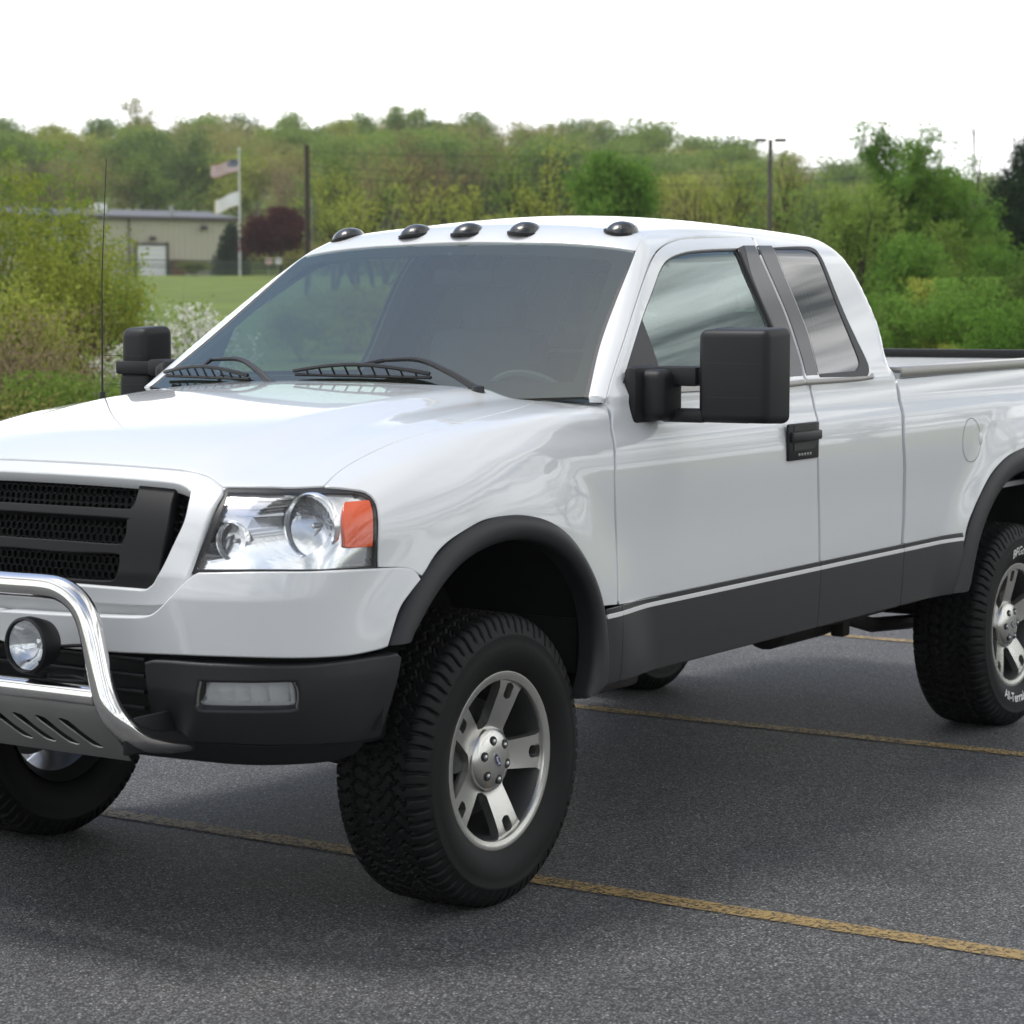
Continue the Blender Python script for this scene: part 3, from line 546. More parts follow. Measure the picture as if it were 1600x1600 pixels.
# cowl, rear window, cab back
cw = [[-.49, 0, 1.37], [-.50, .3, 1.37], [-.545, .6, 1.37], [-.60, .84, 1.37, 'c'], [-.70, .84, 1.38, 'c'], [-.66, .6, 1.38], [-.62, .3, 1.38], [-.60, 0, 1.38]]
def F_cowl(P): return P[:, 2] - (1.372 - .035*(P[:, 1]/.8)**2)
cw = [[-.44, 0, 1.37], [-.46, .3, 1.37], [-.49, .6, 1.37], [-.52, .74, 1.37, 'c'], [-.66, .76, 1.38, 'c'], [-.62, .6, 1.38], [-.60, .3, 1.38], [-.59, 0, 1.38]]
panel('cowl_panel', half(cw), F_cowl, (0, 0, -1), MT['plast'], truck, step=.05, lip=.04)
panel('cab_corner', [[-2.594, .905, 1.37, 'c'], [-2.624, .87, 1.50], [-2.647, .80, 1.62], [-2.641, .74, 1.74], [-2.613, .69, 1.83], [-2.592, .655, 1.872, 'c'], [-2.62, .55, 1.86, 'c'], [-2.65, .66, 1.70], [-2.65, .74, 1.55], [-2.62, .82, 1.37, 'c']], F_cab, (1, -.7, -.2), MT['paint'], truck, mirror=truck, step=.02, lip=.01)
def F_back(P): return (x_rear(P[:, 2]) - P[:, 0]) + .004
rw = [[-2.5, .60, 1.47, 'c'], [-2.5, .50, 1.77, 'c'], [-2.5, -.50, 1.77, 'c'], [-2.5, -.60, 1.47, 'c']]
panel('cab_back', [[-2.5, .80, 1.0, 'c'], [-2.5, .83, 1.40, 'c'], [-2.5, .74, 1.62, 'c'], [-2.5, .58, 1.84, 'c'], [-2.5, -.58, 1.84, 'c'], [-2.5, -.74, 1.62, 'c'], [-2.5, -.83, 1.4, 'c'], [-2.5, -.80, 1.0, 'c']], F_back, (1, 0, 0), MT['paint'], truck, holes=[rw], step=.06)
panel('rear_window', rw, F_back, (1, 0, 0), MT['rglass'], truck, step=.06, off=-.006, lip=.003)
# ---- bed
gp = T['gap']
def arch(cx, r0, a0, a1, n, z0=.0):
    return [(cx + r0*cos(a0 + (a1-a0)*i/n), z0 + r0*sin(a0 + (a1-a0)*i/n)) for i in range(n+1)]
bedo = [[gp[0][0]-.010, .965, .765, 'c']] + [[p[0]-.010, p[1], p[2]] for p in gp[1:6]] + [[-2.612, .925, 1.368, 'c'], [-3.6, .925, 1.372], [-4.70, .925, 1.372, 'c'], [-4.71, .96, 1.1], [-4.71, .96, .765, 'c'], [-4.28, .97, .765, 'c']]
fo = [(p[0], p[2]) for p in T['flareR_out']]
ra = [(-3.6241, 1.0689), (-3.70, 1.072), (-3.80, 1.066), (-3.93, 1.035), (-4.05, .975), (-4.15, .895), (-4.215, .80), (-4.24, .765)]
bedo = bedo[:-1] + [[x, .98, z] for x, z in ra[::-1]] + [[p[0], .98, p[2]] for p in T['flareR_out'][::-1][1:6]]
bedo[11].append('c') if len(bedo[11]) == 3 else None
bedo.append([-3.078, .98, .765, 'c'])
bed = panel('cargo_bed', bedo, F_flat, DN, MT['paint'], truck, step=.024, lip=.02)
b2 = bed.copy(); b2.data = bed.data.copy(); COL.objects.link(b2); b2.name = 'cargo_bed'
for v in b2.data.vertices: v.co.y *= -1
b2.data.flip_normals()
m_ = MB()
for s_ in (1, -1):
    m_.box((-3.66, s_*.862, 1.18), (2.07, .02, .44)); m_.box((-3.66, s_*.895, 1.383), (2.08, .075, .02), bev=.006)
m_.box((-3.66, 0, .90), (2.06, 1.70, .02)); m_.box((-2.625, 0, 1.17), (.02, 1.84, .44))
m_.build('bed_liner', MT['paint'], bed)
for s_ in (1, -1):
    m_ = MB().box((-3.66, s_*.897, 1.402), (2.09, .070, .020), bev=.008); m_.box((-3.66, s_*.930, 1.390), (2.09, .010, .030), bev=.004); m_.build('bed_rail_cap', MT['trim'] if s_ > 0 else MT['plast'], bed)
tg = MB().box((-4.70, 0, 1.10), (.05, 1.80, .60), bev=.012).build('tailgate', MT['paint'], truck)
MB().box((-4.70, 0, 1.405), (.075, 1.80, .038), bev=.008).build('tailgate_cap', MT['plast'], tg)
MB().tube([(-4.735, -.12, 1.22), (-4.735, .12, 1.22)], .02, 8).build('tailgate_handle', MT['plast'], tg)
MB().box((-4.86, 0, .68), (.16, 1.86, .16), bev=.03).build('rear_bumper', MT['chrome'], truck)
for s_ in (1, -1): MB().box((-4.715, s_*.925, 1.15), (.05, .07, .36), bev=.015).build('tail_light', mat('red_lens', (.45, .01, .01), .15, coat=1), truck)
# fuel door: a hairline round gap and a finger tab
fc = np.mean([p[:3] for p in T['fuel']], 0)
def ringy(cx, cz, r, y, w, h=1.0):
    V = []; Fc = []; n = 48
    for k in range(n):
        t = 2*pi*k/n
        for rr in (r-w/2, r+w/2): 
            q = np.array([[cx + rr*cos(t), 0, cz + rr*sin(t)*h]]); yy = y_side(q[:, 0], q[:, 2])[0] + y; V.append((q[0, 0], yy, q[0, 2]))
    for k in range(n): a = 2*k; b = 2*((k+1) % n); Fc.append((a, a+1, b+1, b))
    return V, Fc
m_ = MB().add(*ringy(-3.155, fc[2], .083, .0012, .0022)); fdr = m_.build('fuel_door', mat('panel_gap', (.08, .08, .08), .6), truck)
m_ = MB().lathe([(0, .006), (.008, .0055), (.014, .003), (.017, 0)], (-3.155-.083, y_side(np.array([-3.238]), np.array([fc[2]]))[0], fc[2]), n=20)
m_.V = [(v[0], v[1], fc[2] + (v[2]-fc[2])*1.6) for v in m_.V]; m_.build('finger_tab', MT['paint'], fdr)
# ---- lower cladding with its pinstripe, panel by panel (butted at the door gaps)
def clad(x0, x1, name):
    for s_ in (1,):
        zb = .552
        o = [[x0, .96, .744, 'c'], [x1, .96, .744, 'c'], [x1, .95, zb, 'c'], [x0, .95, zb, 'c']]
        a, b = panel(name, o, F_flat, DN, MT['dkpaint'], truck, mirror=truck, step=.03, off=.007, lip=.05, rnd=.006)
        o = [[x0, .96, .7585, 'c'], [x1, .96, .7585, 'c'], [x1, .96, .7475, 'c'], [x0, .96, .7475, 'c']]
        panel('pinstripe', o, F_flat, DN, MT['strip'], a, mirror=b, step=.03, off=.0095, lip=.006, rnd=.001)
        o = [[x0, .96, .7740, 'c'], [x1, .96, .7740, 'c'], [x1, .96, .7605, 'c'], [x0, .96, .7605, 'c']]
        panel('stripe_edge', o, F_flat, DN, MT['dkpaint'], a, mirror=b, step=.03, off=.006, lip=.006, rnd=.002)
clad(-.475, -.566, 'lower_cladding'); clad(-.572, -1.905, 'lower_cladding'); clad(-1.911, -2.568, 'lower_cladding'); clad(-2.576, -3.052, 'lower_cladding'); clad(-4.30, -4.70, 'lower_cladding')
# ---- wheel arch flares
def flare(pout, pin, name='wheel_arch_flare'):
    A = smooth_loop(pout, .03, False); B = smooth_loop(pin, .03, False); n = 64
    def rs(Q):
        s2 = np.r_[0, np.cumsum(np.linalg.norm(np.diff(Q, axis=0), axis=1))]; t = np.linspace(0, s2[-1], n); return np.stack([np.interp(t, s2, Q[:, i]) for i in range(3)], 1)
    ca_ = np.array([A[:, 0].mean(), .62])
    def ang_(Q): return np.unwrap(np.arctan2(Q[:, 2]-ca_[1], Q[:, 0]-ca_[0]))
    def rsa(Q, fr):
        a_ = ang_(Q); s2 = (a_-a_[0])/(a_[-1]-a_[0]); o_ = np.argsort(s2); W = np.stack([np.interp(fr, s2[o_], Q[o_, i]) for i in range(3)], 1)
        k_ = np.ones(5)/5; 
        for _ in range(3):
            for i in range(3): W[2:-2, i] = np.convolve(W[:, i], k_, 'valid')
        return W
    fr_a = np.linspace(0, 1, n); A = rsa(A, fr_a); B = rsa(B, fr_a); V = []; prof = [(0.0, -.012), (0.0, .004), (.05, .010), (.30, .020), (.65, .024), (.90, .018), (1.0, .008), (1.01, -.006), (1.015, -.045)]
    yA = y_side(A[:, 0], A[:, 2]); q = len(prof)
    for i in range(n):
        for u, h in prof:
            p = A[i] + (B[i]-A[i])*u; y0 = yA[i]*(1-min(u, 1)) + (.992)*min(u, 1)
            V.append((p[0], y0 + h, p[2]))
    Fc = [(i*q+j, i*q+j+1, (i+1)*q+j+1, (i+1)*q+j) for i in range(n-1) for j in range(q-1)] + [tuple(range(q)), tuple((n-1)*q + j for j in range(q))[::-1]]
    m_ = MB().add(V, Fc); m_.build(name, MT['plast2'], truck); m_.mirror_y().build(name, MT['plast2'], truck)
flare([[*p[:3]] for p in T['flare_out']], [[*p[:3]] for p in T['flare_in']])
ro = [[-2.985, .97, .552]] + [[p[0], .98, p[2]] for p in T['flareR_out'][:-1]] + [[x, .98, z] for x, z in ra[:-1]] + [[-4.26, .97, .70], [-4.27, .97, .60]]
ri = [[-3.67 + (p[0]+3.67)*.855, .98, .42 + (p[2]-.42)*.855] for p in ro]; ri[0][2] = ro[0][2]; ri[-1][2] = ro[-1][2]
flare(ro, ri)
# wheel wells and shell
for cx in WHX:
    for s_ in (1, -1):
        m_ = MB(); V = []; n = 24
        for k in range(n+1):
            t = .22 + (pi-.44)*k/n
            for y in (.955, .45): V.append((cx + .56*cos(t), s_*y, .44 + .60*sin(t)))
        Fc = [(2*k, 2*k+1, 2*k+3, 2*k+2) for k in range(n)]
        m_.add(V, Fc); m_.box((cx, s_*.44, .80), (1.06, .02, .46)); m_.build('wheel_well', MT['dark'], truck)
sh = MB()
sh.box((-1.5, 0, .66), (2.05, 1.80, .16)).box((-1.55, .905, .98), (1.95, .02, .55)).box((-1.55, -.905, .98), (1.95, .02, .55)).box((-2.56, 0, .95), (.03, 1.80, .75)).box((-.60, 0, .90), (.03, 1.76, .60))
sh.box((.35, 0, .90), (.45, .9, .35)).box((.1, .83, 1.15), (.9, .10, .05)).box((.1, -.83, 1.15), (.9, .10, .05))
sh.box((-2.83, .90, .85), (.40, .02, .40)).box((-2.83, -.90, .85), (.40, .02, .40))
sh.build('inner_body', MT['dark'], truck, smooth=False)
# ---- bumper
D45 = (-1, -.95, 0)
bo = [list(p) for p in T['bump']]
bump, bump2 = panel('front_bumper', bo, F_bump, D45, MT['paint'], truck, mirror=truck, step=.02, lip=.05, rnd=.005)
lb = T['lowb']; fog = T['fog']
lowp, lowp2 = panel('lower_bumper', lb, F_lowb, D45, MT['plast2'], bump, mirror=bump2, holes=[fog], step=.02, lip=.05, rnd=.008)
fs = inset_pts(fog, .97)
fg, fg2 = panel('fog_light', fs, F_lowb, D45, MT['lens'], bump, mirror=bump2, step=.02, off=-.008, lip=.004)
def fogpost(S, Nn):
    c = S.mean(0); u = (S[:, 1]-S[:, 1].min())/(np.ptp(S[:, 1])); v = (S[:, 2]-S[:, 2].min())/np.ptp(S[:, 2])
    dep = .012 + np.where(v > .30 + .0*u, .020*(v-.3), .060*(.3-v)) + .020*((u*6.5) % 1)*(v > .3)
    S = S.copy(); S[:, 0] -= dep; S[:, 1] -= dep*.6
    return S, Nn
panel('fog_surround', fs, F_lowb, D45, MT['trim'], fg, mirror=fg2, holes=[inset_pts(fog, .93)], step=.02, bstep=.012, off=-.007, lip=.01, rnd=.001)
va = T['val']
panel('air_dam', [[.53, .905, .555, 'c'], [.62, .88, .553], [.74, .82, .553], [.85, .70, .556], [.89, .5, .558], [.90, 0, .558, 'c'], [.86, 0, .50, 'c'], [.84, .5, .50], [.78, .68, .50], [.70, .78, .50], [.6, .84, .50], [.54, .87, .51, 'c']], F_lowb, D45, MT['plast'], bump, mirror=bump2, off=-.012, step=.025, lip=.05)
panel('bumper_ledge', [[.91, 0, .915, 'c'], [.90, .3, .915], [.885, .53, .925, 'c'], [.89, .56, .86, 'c'], [.90, .4, .84], [.91, 0, .83, 'c']], F_low, (-1, -.0, 0), MT['paint'], bump, mirror=bump2, off=-.022, step=.03)
# dark opening between the fascia and the lower corners
def F_in(P): return F_bump(P) + .12
panel('bumper_opening', [[.96, 0, .83, 'c'], [.93, .5, .83], [.80, .84, .83], [.50, .96, .83, 'c'], [.50, .96, .52, 'c'], [.80, .80, .52], [.93, .5, .52], [.96, 0, .52, 'c']], F_in, D45, MT['plast'], bump, mirror=bump2, step=.04, lip=.02)
m_ = MB()
for k in range(5): m_.box((.915, 0, .60+.042*k), (.02, .98, .012), bev=.004)
m_.build('lower_grille', MT['plast'], bump)
# ---- headlights
ln = T['lens']
hb, hb2 = panel('headlight', T['hlback'], F_low, D45, MT['seal'], truck, mirror=truck, step=.02, off=-.230, lip=.0)
panel('lamp_frame', T['hlback'], F_low, D45, MT['seal'], hb, mirror=hb2, holes=[ln], step=.012, bstep=.010, off=-.006, lip=.010, rnd=.001)
gb = T['gapblack']
panel('gap_filler', [[.7680, .632, 1.190, 'c'], *[p[:3] for p in gb[1:4]], [gb[4][0], gb[4][1], gb[4][2], 'c'], [*gb[5][:3], 'c'], [*gb[6][:3], 'c']], F_low, (-1, -.3, 0), MT['seal'], hb, mirror=hb2, step=.015, off=-.022, lip=.01)
panel('headlight_lens', ln, F_low, D45, MT['lens'], hb, mirror=hb2, step=.02, off=-.001, lip=.006, rnd=.003)
L1 = (.818, 1.102, .084, .652); L2 = (.672, 1.067, .050, .786); L20 = (.766, 1.100, .080, .722)
D45n = np.array([-1, -.95, 0])/np.linalg.norm([-1, -.95, 0])
def hlpost(S, Nn):
    S = S.copy(); y, z = S[:, 1].copy(), S[:, 2].copy(); dep = np.full(len(S), .026)
    dep += np.where((y < .80) & (z > 1.128), .0045*(((z/.0175) % 1) < .5), 0) + np.where(z < 1.020, .004*(((z/.0085) % 1) < .5), 0)
    # flutes standing behind the amber piece
    S += D45n*dep[:, None]
    for (c, depth, nf) in ((L1, .040, 26), (L2, .028, 20)):
        q = np.sqrt((y-c[0])**2 + (z-c[1])**2)/c[2]; ang = np.arctan2(z-c[1], y-c[0])
        fac = np.floor(ang/(2*pi)*nf)
        x = c[3] - depth*(1 - np.clip(q, 0, 1)**2) - .0050*np.abs(((ang/(2*pi)*nf) % 1) - .5)*np.clip(q*3-.6, 0, 1)
        S[:, 0] = np.where(q < 1, np.minimum(x, S[:, 0]), S[:, 0])
    return S, None
def refl_panel(name, o, F, d, m, parent, mirror, post, step, off, holes=()):
    r = panel(name, o, F, d, m, parent, mirror=mirror, post=lambda S, n: (post(S, n)[0], n), step=step, off=off, lip=0, holes=holes)
    for q in r:
        q.data.normals_split_custom_set([(0, 0, 0)]*len(q.data.loops)); 
    return r
refl_panel('fog_reflector', fs, F_lowb, D45, MT['fogr'], fg, fg2, fogpost, .005, -.010)
refl_panel('reflector_housing', inset_pts(ln, 1.06), F_low, D45, MT['reflect'], hb, hb2, hlpost, .0045, -.002)
def ring(name, c, r, t, m, x, parent, parent2):
    a = MB().lathe([(r-t, -.012), (r-t, .004), (r-.4*t, .007), (r+t*.5, .002), (r+t*.5, -.012)], (x, c[0], c[1]), 'x', 48); a.build(name, m, parent); a.mirror_y().build(name, m, parent2)
def fx(c): return c[3]
ring('lamp_ring', L1, L1[2], .004, MT['reflect'], fx(L1)+.004, hb, hb2); ring('lamp_ring', L2, L2[2], .0035, MT['reflect'], fx(L2)+.004, hb, hb2)
for c, rr in ((L1, .008), (L2, .006)):
    a = MB().lathe([(0, .030), (rr*.8, .026), (rr, .015), (rr, -.03)], (fx(c)-.028, c[0], c[1]), 'x', 20); a.build('bulb_cap', MT['reflect'], hb); a.mirror_y().build('bulb_cap', MT['reflect'], hb2)
def ampost(S, Nn):
    S = S.copy(); S[:, 0] -= .004*np.sin(S[:, 2]*2*pi/.03); return S, Nn
panel('amber_reflector', T['amber'], F_low, D45, MT['amber'], hb, mirror=hb2, step=.006, off=-.010, lip=.012, rnd=.002)
# ---- bull bar
BX = 1.10; R_ = .031
path = [(BX, 0, .962), (BX, .20, .963), (BX, .33, .964), (BX, .385, .957), (BX, .432, .934), (BX, .463, .898), (BX+.002, .483, .850), (BX+.004, .500, .790), (BX+.004, .520, .720), (BX, .540, .672), (BX-.018, .556, .636), (BX-.06, .563, .600), (BX-.13, .566, .576), (BX-.22, .566, .562), (BX-.33, .566, .556)]
def dense(pts, st=.015): return smooth_loop(pts, st, False)
pth = dense(path); full_ = [(p[0], -p[1], p[2]) for p in pth[::-1]] + [tuple(p) for p in pth[1:]]
bb = MB().tube(full_, R_, 20).build('bull_bar', MT['chrome'], truck)
MB().tube([(BX+.0, -.50, .700), (BX+.0, 0, .700), (BX, .50, .700)], .025, 18).build('cross_tube', MT['chrome'], bb)
# skid plate with slanted slots
def F_sk(P): return (P[:, 0] - (BX - .002 - 1.05*np.maximum(.672 - P[:, 2], 0)**1.35*1.6)) 
sk = [[1.09, 0, .676], [1.09, .485, .676, 'c'], [1.06, .492, .63], [1.0, .495, .575], [.93, .470, .520, 'c'], [.93, 0, .520]]
slots = []
for k in range(-4, 5):
    yc = .085*k + (.0 if k else 0); sgn = 1 if k >= 0 else -1
    if k == 0: continue
    y0 = sgn*(.10 + .082*(abs(k)-1)); z0, z1 = .645, .548; sh_ = sgn*.055
    w_ = .018
    slots.append([[1, y0-w_, z0], [1, y0+w_, z0], [1, y0+sh_*.5+w_, (z0+z1)/2], [1, y0+sh_+w_, z1], [1, y0+sh_-w_, z1], [1, y0+sh_*.5-w_, (z0+z1)/2]])
panel('skid_plate', half(sk), F_sk, (-1, 0, .3), MT['skid'], bb, holes=slots, step=.025, lip=.004, rnd=.001)
for s_ in (1, -1):
    m_ = MB().box((.93, s_*.566, .60), (.30, .012, .09), bev=.004); m_.build('mounting_bracket', MT['plast'], bb)
    # driving lamp on the cross tube
    cx, cy, cz, rr = BX-.01, .272, .813, .069
    m_ = MB().lathe([(0, -.06), (.035, -.058), (.058, -.035), (rr, .0), (rr+.003, .012), (rr+.003, .034), (rr-.003, .038), (rr-.005, .030)], (cx, cy, cz), 'x', 40)
    if s_ < 0: m_ = m_.mirror_y()
    dl = m_.build('driving_light', MT['plast'], bb)
    V = MB(); n = 40; pr = [(rr-.006, .026), (rr*.75, .006), (rr*.5, -.012), (rr*.25, -.022), (.012, -.026), (.012, -.012), (0, -.010)]
    V.lathe(pr, (cx, cy, cz), 'x', 40)
    V = V if s_ > 0 else V.mirror_y(); V.build('reflector', MT['reflect'], dl)
    V = MB().lathe([(rr-.005, .030), (rr*.6, .036), (0, .040)], (cx, cy, cz), 'x', 40); V = V if s_ > 0 else V.mirror_y(); V.build('lens', MT['lens'], dl)
    V = MB()
    for k in range(9): 
        a = .006 + .006*k
        V.lathe([(a-.0008, .0345-.0005*k), (a, .0365-.0005*k), (a+.0008, .0345-.0005*k)], (cx, cy, cz), 'x', 32)
    V = V if s_ > 0 else V.mirror_y(); V.build('lens_rib', MT['lens'], dl)
    m_ = MB().box((cx-.005, cy, .740), (.03, .05, .012), bev=.003).box((cx-.005, cy+.02, .752), (.02, .006, .04)).box((cx-.005, cy-.02, .752), (.02, .006, .04)).tube(dense([(cx-.06, cy+.01, .80), (cx-.10, cy+.09, .80), (cx-.07, cy+.13, .76), (cx-.05, cy+.12, .725)]), .005, 8)
    m_.tube(dense([(cx-.03, cy+.02, .732), (cx-.0, cy+.05, .730), (cx-.005, cy+.11, .728), (cx-.03, cy+.15, .726), (cx-.05, cy+.08, .730), (cx-.02, cy+.03, .733)]), .005, 8)
    m_ = m_ if s_ > 0 else m_.mirror_y(); m_.build('lamp_bracket', MT['plast'], dl)
# ---- towing mirrors (the far one is turned in, so its head looks narrower)
def far_head(bm_head):
    a = bm_head((-.93, 1.195, 1.470), (.15, .130, .225), .030, .92); b = bm_head((-.93, 1.190, 1.350), (.155, .150, .150), .024, .96); return MB().add(a.V, a.F).add(b.V, b.F)
def rbox(bm, c, d, r, taper=None): pass
for s_ in (1, -1):
    def bm_head(c, d, bev, sq=1.0, curve=.0):
        bm = bmesh.new(); bmesh.ops.create_cube(bm, size=1)
        for v in bm.verts: v.co = Vector((v.co.x*d[0], v.co.y*d[1], v.co.z*d[2]))
        # the front face is smaller than the mirror side
        for v in bm.verts:
            if v.co.x > 0: v.co.y *= sq; v.co.z *= sq
        bmesh.ops.bevel(bm, geom=list(bm.edges), offset=bev, segments=5, profile=.5, affect='EDGES')
        V = [(v.co.x + c[0], v.co.y + c[1], v.co.z + c[2]) for v in bm.verts]; bm.verts.index_update(); Fc = [[v.index for v in f.verts] for f in bm.faces]; bm.free()
        return MB().add(V, Fc)
    base = MB().box((-.80, .925, 1.383), (.16, .05, .175), bev=.022); base.add(bm_head((-.825, .965, 1.382), (.13, .11, .165), .028, .9).V, bm_head((-.825, .965, 1.382), (.13, .11, .165), .028, .9).F)
    base = base if s_ > 0 else base.mirror_y()
    mr = base.build('side_mirror', MT['plast'], truck)
    arm = MB().box((-.865, 1.02, 1.438), (.085, .15, .058), bev=.010).box((-.870, 1.16, 1.436), (.065, .20, .046), bev=.008).box((-.875, 1.04, 1.320), (.085, .15, .040), bev=.010).box((-.878, 1.16, 1.318), (.06, .20, .034), bev=.008)
    (arm if s_ > 0 else arm.mirror_y()).build('mirror_arm', MT['plast'], mr)
    h = bm_head((-.905, 1.213, 1.440), (.150, .248, .288), .024, .95) if s_ > 0 else far_head(bm_head)
    hd = (h if s_ > 0 else h.mirror_y()).build('mirror_housing', MT['plast'], mr)
    for zz_ in (1.478, 1.378):
        g = MB().box((-.8305, 1.213, zz_), (.002, .180, .0022)); (g if s_ > 0 else g.mirror_y()).build('housing_seam', MT['seal'], hd)
    wg = .20 if s_ > 0 else .09; g = MB().box((-.9815 if s_ > 0 else -1.006, 1.205, 1.474), (.003, wg, .16), bev=.001); (g if s_ > 0 else g.mirror_y()).build('mirror_glass', MT['mirror'], hd)
    g = MB().box((-.9815 if s_ > 0 else -1.0015, 1.20 if s_ > 0 else 1.165, 1.345), (.003, wg, .06), bev=.001); (g if s_ > 0 else g.mirror_y()).build('mirror_glass', MT['mirror'], hd)
# ---- roof marker lights
for (x, y) in ((-1.238, .5605), (-1.179, .2229), (-1.170, 0), (-1.179, -.2229), (-1.238, -.5605)):
    x -= .025; y += .0; z = z_roof(np.array([x]), np.array([y]))[0]; z = march(F_cab, np.array([[x, y, 3.0]]), np.array([0, 0, -1.0]), 0, 3, 400)[0][0][2]
    V = []; Fc = []; n = 28; m2 = 9
    for i in range(m2+1):
        ph = i/m2*pi/2
        for k in range(n):
            t = 2*pi*k/n; rx_ = .082 if cos(t) < 0 else .046; 
            V.append((x + rx_*cos(t)*cos(ph) - .012*sin(ph), y + .050*sin(t)*cos(ph), z - .004 + .036*sin(ph) - (.12*y*.050*sin(t) + .05*rx_*cos(t))*cos(ph)))
    Fc = [(i*n+k, i*n+(k+1) % n, (i+1)*n+(k+1) % n, (i+1)*n+k) for i in range(m2) for k in range(n)]
    mk = MB().add(V, Fc).build('marker_light', MT['smoke'], truck)
    B = MB(); B.lathe([(.0001, 0), (.0001, 0)], (0, 0, 0), 'z', 3); 
    V = [(x + (.088 if cos(2*pi*k/n) < 0 else .050)*cos(2*pi*k/n)*q_, y + .056*sin(2*pi*k/n)*q_, z - .004 + h_ - .02*(.08*cos(2*pi*k/n)) - .02*abs(y)*sin(2*pi*k/n)*np.sign(y)) for q_, h_ in ((1, -.008), (1, .001), (.9, .003)) for k in range(n)]
    MB().add(V, [(i*n+k, i*n+(k+1) % n, (i+1)*n+(k+1) % n, (i+1)*n+k) for i in range(2) for k in range(n)]).build('light_base', MT['plast'], mk)
# ---- wipers (pivots on the cowl, blades parked low on the glass)
def onw(y, z, o=.0): 
    P = np.array([[0, y, z]]); return (float(x_wind(P[:, 1], P[:, 2])[0]) + o*.57, y, z + o*.8)
def wiper(W):
    pv, e1_, e2_, e3_, b0, b1 = [np.array(q[:3]) for q in W]; nrm = np.array([.57, 0, .82])
    arm_ = smooth_loop([pv, e1_ + nrm*.012, e2_ + nrm*.012, e3_], .02, False); rr = np.linspace(.012, .006, len(arm_))
    m_ = MB().tube(arm_, list(rr), 8).lathe([(0, .014), (.018, .01), (.022, -.02)], tuple(pv), 'z', 16); wp = m_.build('windscreen_wiper', MT['seal'], truck)
    bl = MB(); n = 10; P1 = [b0 + (b1-b0)*i/n + nrm*(.004 + .030*sin(pi*i/n)) for i in range(n+1)]; P2 = [b0 + (b1-b0)*i/n - nrm*.010 for i in range(n+1)]
    bl.tube(P1, .0065, 6).tube(P2, .0055, 6)
    bl.tube([b0*.5 + b1*.5 + nrm*.03, e3_], .007, 6)
    for i in range(1, n): bl.tube([P1[i], P2[i]], .0035, 5)
    bl.build('wiper_blade', MT['seal'], wp)
wiper(T['wp1']); wiper(T['wp2'])
# ---- antenna on the far fender
az_ = float(march(F_low, np.array([[-.342, -.85, 3.]]), np.array([0, 0, -1.]), 0, 3, 300)[0][0][2])
MB().tube([(-.342, -.85, az_-.01), (-.346, -.85, 1.75), (-.372, -.85, 2.13)], [.0034, .0020, .0012], 8).lathe([(0, .03), (.008, .028), (.012, .006), (.02, 0)], (-.342, -.85, az_-.004), 'z', 16).build('antenna', MT['plast'], truck)
# ---- interior
it = MB().box((-1.75, 0, .80), (1.6, 1.7, .05)); it.box((-.78, 0, 1.20), (.36, 1.56, .22), bev=.05).box((-.70, 0, 1.30), (.30, 1.5, .04), bev=.015)
dash = it.build('dashboard', MT['cabin'], truck)
m_ = MB(); n = 40
V = []; c = Vector((-1.02, .40, 1.27)); ax = Vector((-.85, 0, .5)).normalized(); a_ = ax.orthogonal().normalized(); b_ = ax.cross(a_)
ringp = [tuple(c + a_*(.19*cos(2*pi*k/n)) + b_*(.19*sin(2*pi*k/n))) for k in range(n+1)]
m_.tube(ringp, .015, 8); 
for t in (0, 2.1, 4.2): m_.tube([tuple(c - ax*.03), tuple(c + a_*(.18*cos(t)) + b_*(.18*sin(t)))], .012, 6)
m_.lathe([(0, .02), (.06, .01), (.06, -.03)], tuple(c), 'x', 20)
m_.build('steering_wheel', MT['cabin'], truck)
for y in (.42, -.42):
    m_ = MB().box((-1.62, y, 1.00), (.52, .50, .16), bev=.05).box((-1.90, y, 1.28), (.16, .48, .56), R=Matrix.Rotation(-.2, 3, 'Y'), bev=.06).box((-1.98, y, 1.63), (.10, .26, .17), bev=.04).box((-1.96, y, 1.53), (.03, .12, .12))
    m_.build('seat', MT['cabin'], truck)
MB().box((-2.38, 0, 1.16), (.15, 1.5, .60), bev=.05).box((-2.25, 0, .95), (.4, 1.5, .12), bev=.04).build('rear_seat', MT['cabin'], truck)
MB().box((-1.18, 0, 1.74), (.02, .24, .06), bev=.01).tube([(-1.16, 0, 1.76), (-1.10, 0, 1.82)], .008, 8).build('rearview_mirror', MT['plast'], truck)
MB().box((-1.85, 0, 1.845), (1.25, 1.12, .02)).build('headliner', MT['cabin'], truck)
# ---- underbody
ub = MB()
for s_ in (1, -1):
    ub.box((-2.05, s_*.42, .50), (5.1, .07, .15), bev=.01)
    ub.tube([(.10, s_*.40, .52), (.0, s_*.72, .40)], .035, 10).tube([(.28, s_*.36, .45), (.05, s_*.70, .36)], .028, 8).tube([(-.25, s_*.36, .45), (-.05, s_*.70, .36)], .028, 8)
    ub.tube([(-2.85, s_*.50, .47), (-3.3, s_*.50, .36), (-3.67, s_*.50, .33), (-4.1, s_*.50, .37), (-4.5, s_*.50, .52)], .03, 8)
    ub.tube([(0.02, s_*.62, .42), (.02, s_*.60, .80)], .035, 10)
    ub.box((-3.02, s_*.50, .42), (.06, .06, .14), bev=.01)
ub.tube([(-3.67, -.85, .405), (-3.67, .85, .405)], .045, 14).lathe([(0, -.13), (.10, -.12), (.15, -.03), (.15, .03), (.10, .12), (0, .13)], (-3.67, 0, .405), 'x', 24)
ub.box((.05, 0, .47), (.35, .80, .12), bev=.03).box((-.55, 0, .46), (.5, .34, .20), bev=.05).box((-1.25, 0, .47), (.10, .86, .08), bev=.01).box((-2.3, 0, .47), (.10, .86, .08), bev=.01)
